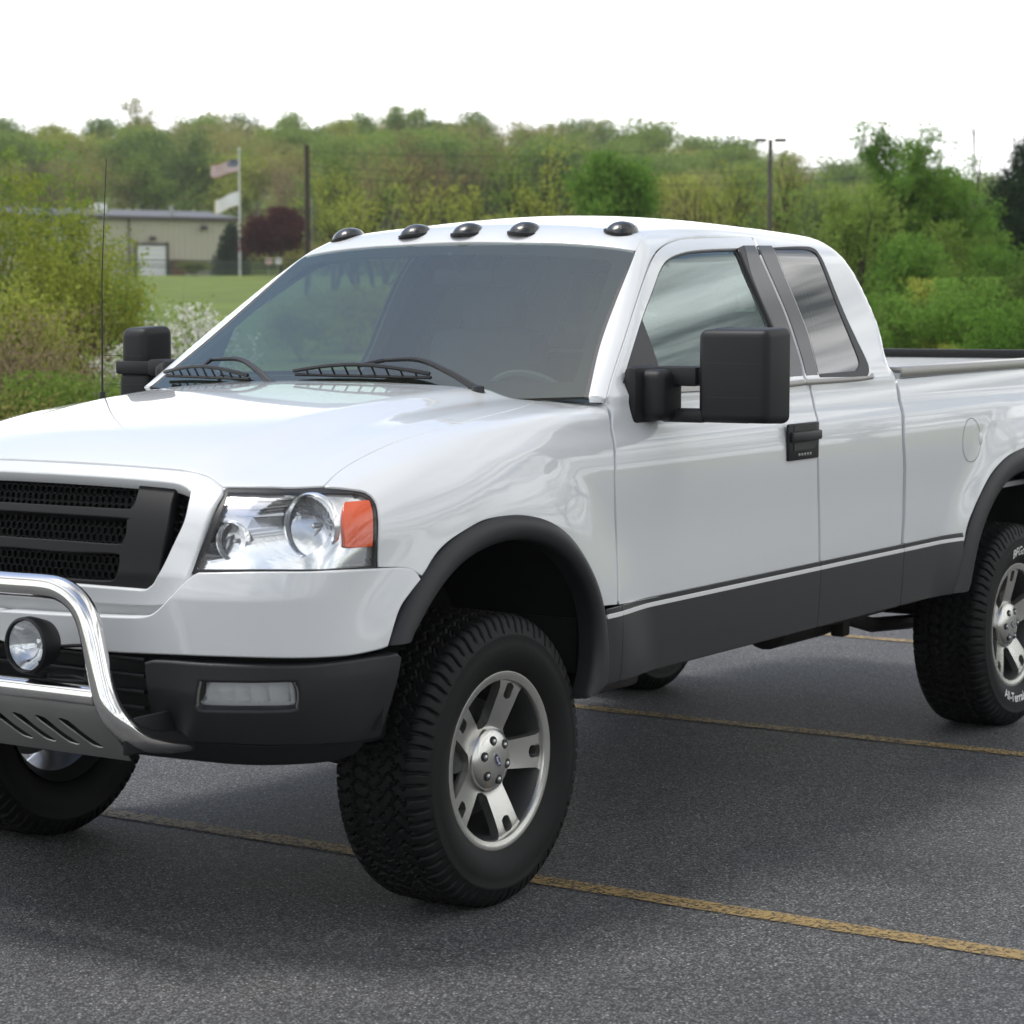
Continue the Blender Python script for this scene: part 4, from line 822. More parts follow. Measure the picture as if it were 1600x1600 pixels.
ub.tube([(-.8, 0, .46), (-3.6, 0, .42)], .04, 12)
ubo = ub.build('frame_rail', MT['rust'], truck)
MB().tube(dense([(-.4, .30, .46), (-1.0, .32, .44), (-1.6, .34, .43), (-2.6, .36, .43)]), .032, 12).tube([(-2.6, .36, .43), (-2.66, .36, .43), (-3.1, .36, .43), (-3.16, .36, .43)], [.04, .10, .10, .04], 18).tube(dense([(-3.1, .36, .43), (-3.3, .30, .46), (-3.67, .28, .60), (-4.3, .4, .46), (-4.8, .7, .44)]), .032, 12).build('exhaust', MT['rust'], truck)
MB().box((-1.75, .66, .505), (2.3, .12, .05), bev=.01).box((-.80, .72, .52), (.35, .2, .10), bev=.02).box((-2.75, .60, .54), (.5, .25, .16), bev=.03).build('rocker_underside', MT['rust'], truck)
MB().box((-3.0, -.45, .58), (1.5, .5, .22), bev=.05).build('fuel_tank', MT['dark'], truck)
# ---- wheels
ZC = .4055; RT = .4105
def tyre_mesh():
    prof = [(.232, -.018), (.240, .000), (.252, .008), (.275, .019), (.300, .026), (.325, .027), (.345, .023), (.350, .0245), (.354, .0225), (.366, .018), (.378, .014), (.390, .008), (.399, .000), (.405, -.010), (.4075, -.020)]
    W0, W1 = -.020, -.236; ins = []
    for i in range(1, 41): ins.append((RT - .0035*(2*i/41-1)**2, W0 + (W1-W0)*i/41))
    P = prof + ins + [(r, -.256 - y) for r, y in prof[::-1]]
    P = np.array(P); nt_ = 1080; th_ = np.arange(nt_)*2*pi/nt_; q = len(P)
    R = np.repeat(P[None, :, 0], nt_, 0).copy(); Y = np.repeat(P[None, :, 1], nt_, 0).copy(); K = th_[:, None]*60/(2*pi)*np.ones((1, q))
    v = (Y + .128)/.108                                     # -1..1 over the tread
    sh = np.abs(v)
    tri = lambda x: 2*np.abs((x % 1) - .5)*2 - 1
    dep = np.zeros_like(R); tread = (R > .40) & (sh < 1.06)
    zig = .07*tri(K) + .03*tri(2*K+.3)
    for c in (-.60, -.20, .20, .60):
        g = np.abs(v - c - zig*(1 if c*c < .1 else .8)); dep = np.maximum(dep, np.where(tread & (g < .036), .0085*np.clip((.036-g)/.012, 0, 1), 0))
    row = np.digitize(v + zig, [-.60, -.20, .20, .60]); ph = np.array([.0, .45, .15, .62, .3])[row]; sl = np.array([.5, -.9, .9, -.9, .5])[row]
    fr = (K*np.where((row == 0) | (row == 4), 1.0, 1.0) + ph + sl*v + .22*tri(v*3.3)) % 1
    g = np.abs(fr - .5); wd_ = np.where((row == 0) | (row == 4), .10, .062)
    dep = np.maximum(dep, np.where(tread & (g < wd_), .009*np.clip((wd_-g)/.04, 0, 1), 0))
    side = ((R <= .4076) & (R > .357)) & (sh > .98)
    fr2 = (K*1.2 + np.where(v > 0, .3, .3) + .5*np.sign(v)*1.0 + .06*np.sin((R-.357)/.05*6)) % 1; alt = np.floor(K + .3 + .5*np.sign(v)) % 2
    g2 = np.abs(fr2 - .5); lim = np.where(alt > 0, .357, .368)
    groove = side & (g2 < .15) & (R > lim)
    dep = np.maximum(dep, np.where(groove, .0085*np.clip((.15-g2)/.05, 0, 1), 0))
    nR = np.where(sh > .98, .7, 1.0); Y2 = Y - np.sign(v)*dep*np.where(side, .8, 0)
    R2 = R - dep*nR
    X = R2*np.cos(th_)[:, None]; Z = R2*np.sin(th_)[:, None]
    V = np.stack([X, Y2, Z], -1).reshape(-1, 3)
    i = np.arange(nt_)[:, None]; j = np.arange(q-1)[None, :]; i2 = (i+1) % nt_
    Fc = np.stack([i*q+j + 0*i2, i*q+j+1+0*i2, i2*q+j+1, i2*q+j], -1).reshape(-1, 4)
    return V, Fc
TV, TF = tyre_mesh()
def spin(V, a):
    V = np.array(V, float); c, s_ = cos(a), sin(a); return np.stack([V[:, 0]*c - V[:, 2]*s_, V[:, 1], V[:, 0]*s_ + V[:, 2]*c], 1)
def tyre_obj(parent):
    V = TV.copy(); low = -ZC + .0005
    fl = V[:, 2] < low; V[fl, 2] = low; k = np.clip((-V[:, 2] - .30)/.10, 0, 1); out = np.clip((.40 - np.hypot(V[:, 0], V[:, 2]))/.05, 0, 1)
    V[:, 1] += np.where(V[:, 1] > -.128, 1, -1)*.012*k*out
    me = mesh('tyre', V, TF); me.set_sharp_from_angle(angle=radians(50)); return link('tyre', me, MT['rubber'], parent)
def yface(r): return -.010 - .028*np.clip((.215 - r)/.12, 0, 1)**1.2
def rim_mesh():
    out_ = [(.2425*cos(2*pi*k/120), 0, .2425*sin(2*pi*k/120)) for k in range(120)]
    holes = []
    for s_ in range(5):
        a0 = 2*pi*s_/5; a1 = a0 + 2*pi/5; ro_ = .2225
        def pt(a, r, w, sg):      # point at radius r on the edge of the spoke of angle a, w beside its centre line
            x = math.sqrt(max(r*r - w*w, 0)); return (x*cos(a) - sg*w*sin(a), x*sin(a) + sg*w*cos(a))
        P = []
        for r, w_ in ((.103, .040), (.12, .041), (.15, .043), (.18, .045), (.205, .047), (.2195, .053)): P.append(pt(a0, r, w_, 1))
        b0 = math.asin(.057/ro_)
        for k in range(13): t = a0 + b0 + (a1 - a0 - 2*b0)*k/12; P.append((ro_*cos(t), ro_*sin(t)))
        for r, w_ in ((.2195, .053), (.205, .047), (.18, .045), (.15, .043), (.12, .041), (.103, .040)): P.append(pt(a1, r, w_, -1))
        am = (a0+a1)/2; P.append((.094*cos(am), .094*sin(am)))
        holes.append([(x, 0, z) for x, z in P])
        q = []
        for r, w_ in ((.176, -.013), (.172, 0), (.176, .013), (.181, .0175), (.212, .0175), (.217, .010), (.2185, 0), (.217, -.010), (.212, -.0175), (.181, -.0175)): q.append((r*cos(a0) - w_*sin(a0), 0, r*sin(a0) + w_*cos(a0)))
        holes.append(q)
    L = [np.array([(p[0], p[2]) for p in l]) for l in [out_] + holes]
    V2, Tt = tri2d(L, .010, .5); r = np.hypot(V2[:, 0], V2[:, 1])
    Y = yface(r)
    V = np.stack([V2[:, 0], Y, V2[:, 1]], 1); n0 = len(V); a, b, c = V[Tt[:, 0]], V[Tt[:, 1]], V[Tt[:, 2]]
    if np.cross(b-a, c-a)[0][1] < 0: Tt = Tt[:, ::-1]
    Fc = [tuple(t) for t in Tt]; W = list(V); mp_ = {}
    ed = rims(Tt)
    cent = V.mean(0)
    for x in {q for e in ed for q in e}: mp_[x] = len(W); W.append(V[x] + np.array([0, -.030, 0]))
    Fc += [(b_, a_, mp_[a_], mp_[b_]) for a_, b_ in ed]
    return np.array(W), Fc
RV, RF = rim_mesh()
def wheel(x, y, rot, left, front):
    wh = empty('wheel', (x, y, ZC + (.0 if front else .0)), 0 if left else pi); wh.parent = truck
    tyre_obj(wh)
    rm = link('rim', mesh('rim', spin(RV, rot), RF), MT['alloy'], wh); rm.data.set_sharp_from_angle(angle=radians(30))
    MB().lathe([(.224, -.008), (.216, -.03), (.212, -.10), (.205, -.22), (.235, -.26)], (0, 0, 0), 'y', 64).build('rim_barrel', MT['alloyd'], rm, body=False)
    MB().lathe([(0, -.09), (.16, -.09), (.165, -.095), (.165, -.11), (0, -.112)], (0, 0, 0), 'y', 48).box((.12, -.085, .05), (.10, .06, .15), bev=.01).build('brake_disc', MT['alloyd'], wh, body=False)
    MB().lathe([(.2222, -.014), (.2228, -.001), (.2245, .0015), (.234, .0035), (.2430, .0062), (.2478, .0055), (.2492, .001), (.2488, -.008)], (0, 0, 0), 'y', 96).build('rim_lip', MT['alloy'], rm, body=False)
    hc_ = MB().lathe([(.090, -.022), (.091, -.008), (.086, .001), (.074, .009), (.055, .015), (.035, .018), (0, .019)], (0, -.026, 0), 'y', 48).build('hub_cap', MT['alloy'], wh, body=False)
    m_ = MB(); m2_ = MB()
    for k in range(6):
        a = rot + radians(40) + k*pi/3; cx_, cz_ = .056*cos(a), .056*sin(a)
        MB().lathe([(0, .0062), (.0125, .0062), (.0138, .004), (.0138, -.004)], (cx_, -.0150, cz_), 'y', 20).build('lug_hole', MT['seal'], hc_, body=False); MB().lathe([(0, .0105), (.006, .009), (.008, .006), (.008, .004)], (cx_, -.0150, cz_), 'y', 6).build('lug_nut', MT['alloy'], hc_, body=False)
    ca = rot + radians(20)
    def oval(a_, b_, y0, y1):
        n = 36; V = [(a_*q_*cos(2*pi*k/n), h_, b_*q_*sin(2*pi*k/n)) for q_, h_ in ((1.04, y0), (1, y1), (.85, y1), (0.0, y1)) for k in range(n)]
        Fc = [(i*n+(k+1) % n, i*n+k, (i+1)*n+k, (i+1)*n+(k+1) % n) for i in range(3) for k in range(n)]
        return V, Fc
    V, Fc = oval(.024, .011, -.014, -.0055); MB().add(spin(V, ca), Fc).build('badge_rim', MT['alloy'], hc_, body=False)
    V, Fc = oval(.0215, .0088, -.010, -.0048); bdg = MB().add(spin(V, ca), Fc).build('badge', MT['badge'], hc_, body=False)
    tx = text_mesh('Ford', .0135); tx = [(p[0], -.0044, p[1]) for p in tx[0]], tx[1]
    V = np.array(tx[0]); V[:, 0] *= -1; V = spin(V, ca + 0.0); MB().add(V, tx[1]).build('badge_script', MT['letter'], bdg, body=False, smooth=False)
    return wh
_tc = {}
def text_mesh(s, size, shear=.25):
    if (s, size) in _tc: return _tc[(s, size)]
    cu = bpy.data.curves.new('t', 'FONT'); cu.body = s; cu.size = size; cu.shear = shear; cu.align_x = 'CENTER'; cu.align_y = 'CENTER'; cu.resolution_u = 3; cu.offset = size*.015
    o = bpy.data.objects.new('t', cu); COL.objects.link(o); dg = bpy.context.evaluated_depsgraph_get(); me = o.evaluated_get(dg).to_mesh()
    V = [tuple(v.co) for v in me.vertices]; Fc = [tuple(p.vertices) for p in me.polygons]; o.evaluated_get(dg).to_mesh_clear(); bpy.data.objects.remove(o); bpy.data.curves.remove(cu)
    _tc[(s, size)] = (V, Fc); return V, Fc
wfl = wheel(0, .9525, radians(37), True, True); wfr = wheel(0, -.9525, radians(30), False, True)
wrl = wheel(-3.67, .9525, radians(18), True, False); wrr = wheel(-3.67, -.9525, radians(50), False, False)
# raised white letters on the rear tyre
def arc_text(s, size, r, a_mid, parent, bottom):
    V, Fc = text_mesh(s, size, .15); V = np.array(V)
    # seen from outside (+y) the image x axis runs towards -x
    sg = 1 if bottom else -1
    rr = r + (-V[:, 1] if bottom else V[:, 1]); a = a_mid + (V[:, 0]/r)*(-1 if bottom else 1)*(1)
    # angle measured from +z, positive towards -x (to the right as seen)
    ang = a; X = -rr*np.sin(ang); Z = rr*np.cos(ang)
    yy = np.interp(rr, [.240, .252, .275, .300, .325, .345], [.000, .008, .019, .026, .027, .023]) + .0022 + .012*np.clip((-Z-.30)/.10, 0, 1)
    W = np.stack([X, yy, Z], 1)
    MB().add(W, Fc).build('white_lettering', MT['letter'], parent, body=False, smooth=False)
ty_r = [c_ for c_ in wrl.children if c_.name.startswith('tyre')][0]
arc_text('All-Terrain T/A', .050, .292, pi - .02, ty_r, True)
arc_text('BFGoodrich', .050, .300, .10, ty_r, False)
# ================================================================ the place
VD = np.array([-.8292, -.5590]); VR = np.array([-.5590, .8292])      # view direction and its right, on the ground
CX, CY = 5.4358, 4.6568
def wxy(px, d):
    s_ = (px - 800)/3768.8*d
    return CX + VD[0]*d + VR[0]*s_, CY + VD[1]*d + VR[1]*s_
def terr(x, y):
    x = np.asarray(x, float); y = np.asarray(y, float)
    d = (x-CX)*VD[0] + (y-CY)*VD[1]; s_ = (x-CX)*VR[0] + (y-CY)*VR[1]
    z = .0 + 5.9*sstep(30, 235, d)**1.0
    right = sstep(-10, 45, s_)
    z = z*(1 - .55*right*sstep(40, 120, d))
    ridge = 22.5 - 9*sstep(20, 75, s_) - 3*sstep(-40, -75, s_) - 6*sstep(80, 160, s_)
    z = z + (ridge - 4)*sstep(232, 430, d) + (15 - 7*right)*sstep(425, 560, d) + 1.2*np.sin(x*.021 + 1)*np.cos(y*.017)*sstep(250, 300, d)
    return z
def far_mat(name, c1, c2, scale=.4, rough=.9, detail=6, bump=None, c3=None):
    m = bpy.data.materials.new(name); m.use_nodes = True; t = m.node_tree; b = t.nodes['Principled BSDF']; b.inputs['Roughness'].default_value = rough; b.inputs['Specular IOR Level'].default_value = .2
    g = t.nodes.new('ShaderNodeNewGeometry'); n = t.nodes.new('ShaderNodeTexNoise'); n.inputs['Scale'].default_value = scale; n.inputs['Detail'].default_value = detail; n.inputs['Roughness'].default_value = .65
    t.links.new(g.outputs['Position'], n.inputs['Vector']); r = t.nodes.new('ShaderNodeValToRGB'); r.color_ramp.elements[0].position = .35; r.color_ramp.elements[1].position = .65
    r.color_ramp.elements[0].color = (*c1, 1); r.color_ramp.elements[1].color = (*c2, 1)
    t.links.new(n.outputs[0], r.inputs[0]); t.links.new(r.outputs[0], b.inputs['Base Color'])
    if bump:
        n2 = t.nodes.new('ShaderNodeTexNoise'); n2.inputs['Scale'].default_value = bump[0]; n2.inputs['Detail'].default_value = 4; t.links.new(g.outputs['Position'], n2.inputs['Vector'])
        bb_ = t.nodes.new('ShaderNodeBump'); bb_.inputs['Distance'].default_value = bump[1]; bb_.inputs['Strength'].default_value = .8; t.links.new(n2.outputs[0], bb_.inputs['Height']); t.links.new(bb_.outputs[0], b.inputs['Normal'])
    return m
def asphalt_mat():
    m = bpy.data.materials.new('asphalt'); m.use_nodes = True; t = m.node_tree; b = t.nodes['Principled BSDF']
    g = t.nodes.new('ShaderNodeNewGeometry')
    def noise(s_, d_=3, r=.5):
        n = t.nodes.new('ShaderNodeTexNoise'); n.inputs['Scale'].default_value = s_; n.inputs['Detail'].default_value = d_; n.inputs['Roughness'].default_value = r; t.links.new(g.outputs['Position'], n.inputs['Vector']); return n
    def ramp(src, a, ca, b_, cb):
        r = t.nodes.new('ShaderNodeValToRGB'); r.color_ramp.elements[0].position = a; r.color_ramp.elements[1].position = b_; r.color_ramp.elements[0].color = (*ca, 1); r.color_ramp.elements[1].color = (*cb, 1); t.links.new(src, r.inputs[0]); return r
    vo = t.nodes.new('ShaderNodeTexVoronoi'); vo.inputs['Scale'].default_value = 150; t.links.new(g.outputs['Position'], vo.inputs['Vector'])
    sepc = t.nodes.new('ShaderNodeSeparateColor'); t.links.new(vo.outputs['Color'], sepc.inputs[0])
    stone = ramp(sepc.outputs[0], .20, (.060, .061, .064), .95, (.205, .205, .208))       # tone of each stone chip
    spark = ramp(sepc.outputs[1], .94, (0, 0, 0), .98, (.24, .24, .24))
    binder = ramp(vo.outputs['Distance'], .30, (1, 1, 1), .62, (.30, .30, .31))
    mul = t.nodes.new('ShaderNodeMix'); mul.data_type = 'RGBA'; mul.blend_type = 'MULTIPLY'; mul.inputs[0].default_value = 1
    add = t.nodes.new('ShaderNodeMix'); add.data_type = 'RGBA'; add.blend_type = 'ADD'; add.inputs[0].default_value = 1
    t.links.new(stone.outputs[0], add.inputs[6]); t.links.new(spark.outputs[0], add.inputs[7])
    t.links.new(add.outputs[2], mul.inputs[6]); t.links.new(binder.outputs[0], mul.inputs[7])
    big = ramp(noise(.9, 6, .6).outputs[0], .35, (.80, .80, .82), .65, (1.15, 1.14, 1.12))
    mul2 = t.nodes.new('ShaderNodeMix'); mul2.data_type = 'RGBA'; mul2.blend_type = 'MULTIPLY'; mul2.inputs[0].default_value = 1
    t.links.new(mul.outputs[2], mul2.inputs[6]); t.links.new(big.outputs[0], mul2.inputs[7])
    # hairline cracks and a few dark oil spots
    wv_ = noise(2.2, 6, .7); ad = t.nodes.new('ShaderNodeMix'); ad.data_type = 'RGBA'; ad.blend_type = 'LINEAR_LIGHT'; ad.inputs[0].default_value = .35
    t.links.new(g.outputs['Position'], ad.inputs[6]); t.links.new(wv_.outputs['Color'], ad.inputs[7])
    cr = t.nodes.new('ShaderNodeTexVoronoi'); cr.feature = 'DISTANCE_TO_EDGE'; cr.inputs['Scale'].default_value = .42; t.links.new(ad.outputs[2], cr.inputs['Vector'])
    crk = ramp(cr.outputs['Distance'], .0015, (.62, .62, .62), .0045, (1, 1, 1)); oil = ramp(noise(1.7, 4, .5).outputs[0], .24, (.72, .71, .70), .34, (1, 1, 1))
    m3 = t.nodes.new('ShaderNodeMix'); m3.data_type = 'RGBA'; m3.blend_type = 'MULTIPLY'; m3.inputs[0].default_value = 1; m4 = t.nodes.new('ShaderNodeMix'); m4.data_type = 'RGBA'; m4.blend_type = 'MULTIPLY'; m4.inputs[0].default_value = 1
    t.links.new(mul2.outputs[2], m3.inputs[6]); t.links.new(crk.outputs[0], m3.inputs[7]); t.links.new(m3.outputs[2], m4.inputs[6]); t.links.new(oil.outputs[0], m4.inputs[7]); t.links.new(m4.outputs[2], b.inputs['Base Color'])
    b.inputs['Roughness'].default_value = .75; b.inputs['Specular IOR Level'].default_value = .45
    bp_ = t.nodes.new('ShaderNodeBump'); bp_.inputs['Strength'].default_value = .9; bp_.inputs['Distance'].default_value = .004; bp_.invert = True
    t.links.new(vo.outputs['Distance'], bp_.inputs['Height']); t.links.new(bp_.outputs[0], b.inputs['Normal'])
    return m
def line_mat():
    m = bpy.data.materials.new('worn_yellow_paint'); m.use_nodes = True; t = m.node_tree; b = t.nodes['Principled BSDF']; o = t.nodes['Material Output']
    g = t.nodes.new('ShaderNodeNewGeometry'); vo = t.nodes.new('ShaderNodeTexVoronoi'); vo.inputs['Scale'].default_value = 105; t.links.new(g.outputs['Position'], vo.inputs['Vector'])
    n = t.nodes.new('ShaderNodeTexNoise'); n.inputs['Scale'].default_value = 14; n.inputs['Detail'].default_value = 8; n.inputs['Roughness'].default_value = .7; t.links.new(g.outputs['Position'], n.inputs['Vector'])
    sp = t.nodes.new('ShaderNodeSeparateColor'); t.links.new(vo.outputs['Color'], sp.inputs[0])
    ad = t.nodes.new('ShaderNodeMath'); ad.operation = 'MULTIPLY_ADD'; t.links.new(sp.outputs[2], ad.inputs[0]); ad.inputs[1].default_value = .45; t.links.new(n.outputs[0], ad.inputs[2])
    r = t.nodes.new('ShaderNodeValToRGB'); r.color_ramp.elements[0].position = .47; r.color_ramp.elements[1].position = .78; t.links.new(ad.outputs[0], r.inputs[0])
    tr = t.nodes.new('ShaderNodeBsdfTransparent'); mx = t.nodes.new('ShaderNodeMixShader'); t.links.new(r.outputs[0], mx.inputs[0]); t.links.new(tr.outputs[0], mx.inputs[1]); t.links.new(b.outputs[0], mx.inputs[2]); t.links.new(mx.outputs[0], o.inputs[0])
    b.inputs['Base Color'].default_value = (.27, .185, .070, 1); b.inputs['Roughness'].default_value = .7
    return m
# ground: one sheet to the horizon, fine near the lot and coarse far away
rad = np.concatenate([np.linspace(0, 60, 13), np.linspace(70, 480, 60), np.array([560, 700, 900, 1300, 2000])]); na = 150
V = []; Fc = []
for r in rad:
    for k in range(na):
        a = 2*pi*k/na; x, y = r*cos(a), r*sin(a); V.append((x, y, float(terr(x, y)) - .02))
for i in range(len(rad)-1):
    for k in range(na): Fc.append((i*na+k, i*na+(k+1) % na, (i+1)*na+(k+1) % na, (i+1)*na+k))
gmat = far_mat('grass_ground', (.085, .125, .022), (.150, .195, .032), .25, bump=(3, .1))
go = link('grass_ground', mesh('grass_ground', V, [f[::-1] for f in Fc]), gmat); tag(go, 'rising green lawn and field behind the parking lot', None, None, 'structure')
def quad_world(d0, d1, s0, s1, z):
    P = []
    for d, s_ in ((d0, s0), (d1, s0), (d1, s1), (d0, s1)): P.append((CX + VD[0]*d + VR[0]*s_, CY + VD[1]*d + VR[1]*s_, z))
    return P
q = quad_world(-45, 21.5, -45, 45, 0.0)
ao = link('asphalt', mesh('asphalt', q, [(0, 1, 2, 3)], smooth=False), asphalt_mat()); tag(ao, 'dark grey speckled asphalt of the parking lot', None, None, 'structure')
if ao.data.polygons[0].normal.z < 0: ao.data.flip_normals()
LM = line_mat()
for i, (lx, lab) in enumerate(((-.309 - .0, 'worn yellow parking line passing under the front wheels'), (-3.045, 'worn yellow parking line passing in front of the rear wheels'), (-5.775, 'worn yellow parking line beyond the rear of the truck'), (2.44, 'worn yellow parking line ahead of the front bumper'))):
    if i == 3: continue
    n = 60; V = []; rnd_ = random.Random(i)
    for k in range(n+1):
        y = -2.6 + 6.2*k/n; e = .0025*rnd_.uniform(-1, 1); V += [(lx - .046 + e, y, .004), (lx + .046 + .003*rnd_.uniform(-1, 1), y, .004)]
    o = link('parking_line', mesh('parking_line', V, [(2*k, 2*k+1, 2*k+3, 2*k+2) for k in range(n)], smooth=False), LM); tag(o, lab, None, None, 'structure')

# ---------------------------------------------------------------- plants
def leaf_mat(name, cols, trans=.45, scale=.5, rough=.6):
    m = bpy.data.materials.new(name); m.use_nodes = True; t = m.node_tree; t.nodes.clear()
    o = t.nodes.new('ShaderNodeOutputMaterial'); at = t.nodes.new('ShaderNodeAttribute'); at.attribute_name = 'tint'
    g = t.nodes.new('ShaderNodeTexCoord'); n = t.nodes.new('ShaderNodeTexNoise'); n.inputs['Scale'].default_value = scale; n.inputs['Detail'].default_value = 3; t.links.new(g.outputs['Object'], n.inputs['Vector'])
    oi = t.nodes.new('ShaderNodeObjectInfo')
    a = t.nodes.new('ShaderNodeMath'); a.operation = 'MULTIPLY_ADD'; t.links.new(at.outputs['Fac'], a.inputs[0]); a.inputs[1].default_value = .45; t.links.new(n.outputs[0], a.inputs[2])
    b_ = t.nodes.new('ShaderNodeMath'); b_.operation = 'MULTIPLY_ADD'; t.links.new(oi.outputs['Random'], b_.inputs[0]); b_.inputs[1].default_value = .35; t.links.new(a.outputs[0], b_.inputs[2])
    r = t.nodes.new('ShaderNodeValToRGB'); e = r.color_ramp.elements
    e[0].position = .45; e[0].color = (*cols[0], 1); e[1].position = 1.1; e[1].color = (*cols[-1], 1)
    if len(cols) > 2: x = e.new(.80); x.color = (*cols[1], 1)
    e[-1].position = 1.0
    t.links.new(b_.outputs[0], r.inputs[0])
    df = t.nodes.new('ShaderNodeBsdfDiffuse'); tl = t.nodes.new('ShaderNodeBsdfTranslucent'); mx = t.nodes.new('ShaderNodeMixShader'); mx.inputs[0].default_value = trans
    t.links.new(r.outputs[0], df.inputs[0]); t.links.new(r.outputs[0], tl.inputs[0]); t.links.new(df.outputs[0], mx.inputs[1]); t.links.new(tl.outputs[0], mx.inputs[2])
    t.links.new(mx.outputs[0], o.inputs[0]); return m
LMAT = {
 'lime': leaf_mat('lime_leaves', [(0.206, 0.246, 0.040), (0.288, 0.330, 0.057), (0.388, 0.420, 0.092)]),
 'green': leaf_mat('green_leaves', [(0.075, 0.132, 0.034), (0.115, 0.186, 0.046), (0.181, 0.258, 0.069)]),
 'fresh': leaf_mat('bright_green_leaves', [(0.075, 0.162, 0.028), (0.125, 0.246, 0.041), (0.200, 0.336, 0.069)]),
 'mid': leaf_mat('fresh_leaves', [(0.119, 0.186, 0.037), (0.175, 0.258, 0.052), (0.250, 0.342, 0.081)]),
 'olive': leaf_mat('olive_buds', [(0.194, 0.192, 0.057), (0.269, 0.264, 0.078), (0.350, 0.342, 0.109)]),
 'rust': leaf_mat('rust_buds', [(0.181, 0.138, 0.081), (0.237, 0.180, 0.103), (0.294, 0.234, 0.138)]),
 'red': leaf_mat('purple_leaves', [(.050, .014, .016), (.080, .022, .024), (.115, .035, .034)], .2),
 'fir': leaf_mat('dark_needles', [(.012, .028, .014), (.020, .042, .020), (.034, .062, .030)], .1),
 'white': leaf_mat('white_blossom', [(.55, .55, .46), (.68, .68, .60), (.80, .80, .74)], .3),
 'grass': leaf_mat('dry_stems', [(.13, .105, .05), (.17, .15, .07), (.12, .15, .04)], .3),
}
BARK = far_mat('bark', (.030, .025, .020), (.070, .060, .050), 8, bump=(20, .01))
BARKG = far_mat('grey_bark', (.13, .12, .11), (.22, .21, .19), 5)
TWIG = far_mat('brown_twigs', (.060, .042, .032), (.115, .080, .060), 3)
class Tree:
    """branching skeleton -> tapered limbs, leaves scattered round the thin ends"""
    def __init__(s, seed): s.r = np.random.RandomState(seed); s.seg = []; s.tips = []
    def grow(s, p, d, L, r, lev, maxl, spread, up, nb, split=.55):
        n = 4 if lev < 2 else 3; pts = [(p.copy(), r)]
        for i in range(n):
            d = d + s.r.normal(0, .10 + .05*lev, 3); d[2] += up*.10; d /= np.linalg.norm(d); p = p + d*L/n; rr = r*(1 - .38*(i+1)/n); pts.append((p.copy(), rr))
            if lev >= maxl-1: s.tips.append((p.copy(), d.copy(), lev))
        s.seg.append(pts)
        if lev < maxl:
            for k in range(nb[min(lev, len(nb)-1)]):
                t = s.r.uniform(split, 1.0) if k else 1.0; i = min(n, max(1, int(round(t*n)))); q, rr = pts[i]
                ax = s.r.normal(0, 1, 3); ax -= d*ax.dot(d); ax /= np.linalg.norm(ax)
                a = s.r.uniform(.55, 1.15)*spread; nd = d*cos(a) + ax*sin(a); nd[2] += up*.12
                s.grow(q, nd/np.linalg.norm(nd), L*s.r.uniform(.58, .85), rr*.66, lev+1, maxl, spread, up, nb, split)
    def limbs(s, n=6, rmin=.0):
        V = []; F = []
        for pts in s.seg:
            if pts[0][1] < rmin: continue
            d = pts[-1][0] - pts[0][0]; d /= np.linalg.norm(d) + 1e-9; a = np.cross(d, [.3, .9, .2]); a /= np.linalg.norm(a); b = np.cross(d, a); o = len(V)
            for p, r in pts:
                for k in range(n): t = 2*pi*k/n; V.append(p + a*r*cos(t) + b*r*sin(t))
            for i in range(len(pts)-1):
                for k in range(n): F.append((o+i*n+k, o+i*n+(k+1) % n, o+(i+1)*n+(k+1) % n, o+(i+1)*n+k))
        return np.array(V), F
def leaves_mesh(name, C, size, rs, flat=.0, aspect=.55, jit=.35):
    """C: centres. four-cornered leaves with random tilt; the 'tint' attribute holds each leaf's own tone"""
    n = len(C); a = rs.normal(0, 1, (n, 3)); a /= np.linalg.norm(a, axis=1, keepdims=True); b = np.cross(a, rs.normal(0, 1, (n, 3))); b /= np.linalg.norm(b, axis=1, keepdims=True) + 1e-9
    s_ = size*rs.uniform(1-jit, 1+jit, (n, 1)); V = np.stack([C - a*s_, C + b*s_*aspect, C + a*s_, C - b*s_*aspect], 1).reshape(-1, 3)
    me = bpy.data.meshes.new(name); me.vertices.add(4*n); me.loops.add(4*n); me.polygons.add(n)
    me.vertices.foreach_set('co', V.astype(np.float32).ravel()); me.loops.foreach_set('vertex_index', np.arange(4*n, dtype=np.int32)); me.polygons.foreach_set('loop_start', np.arange(0, 4*n, 4, dtype=np.int32))
    at = me.attributes.new('tint', 'FLOAT', 'FACE'); at.data.foreach_set('value', rs.rand(n).astype(np.float32)); me.update(calc_edges=True); return me
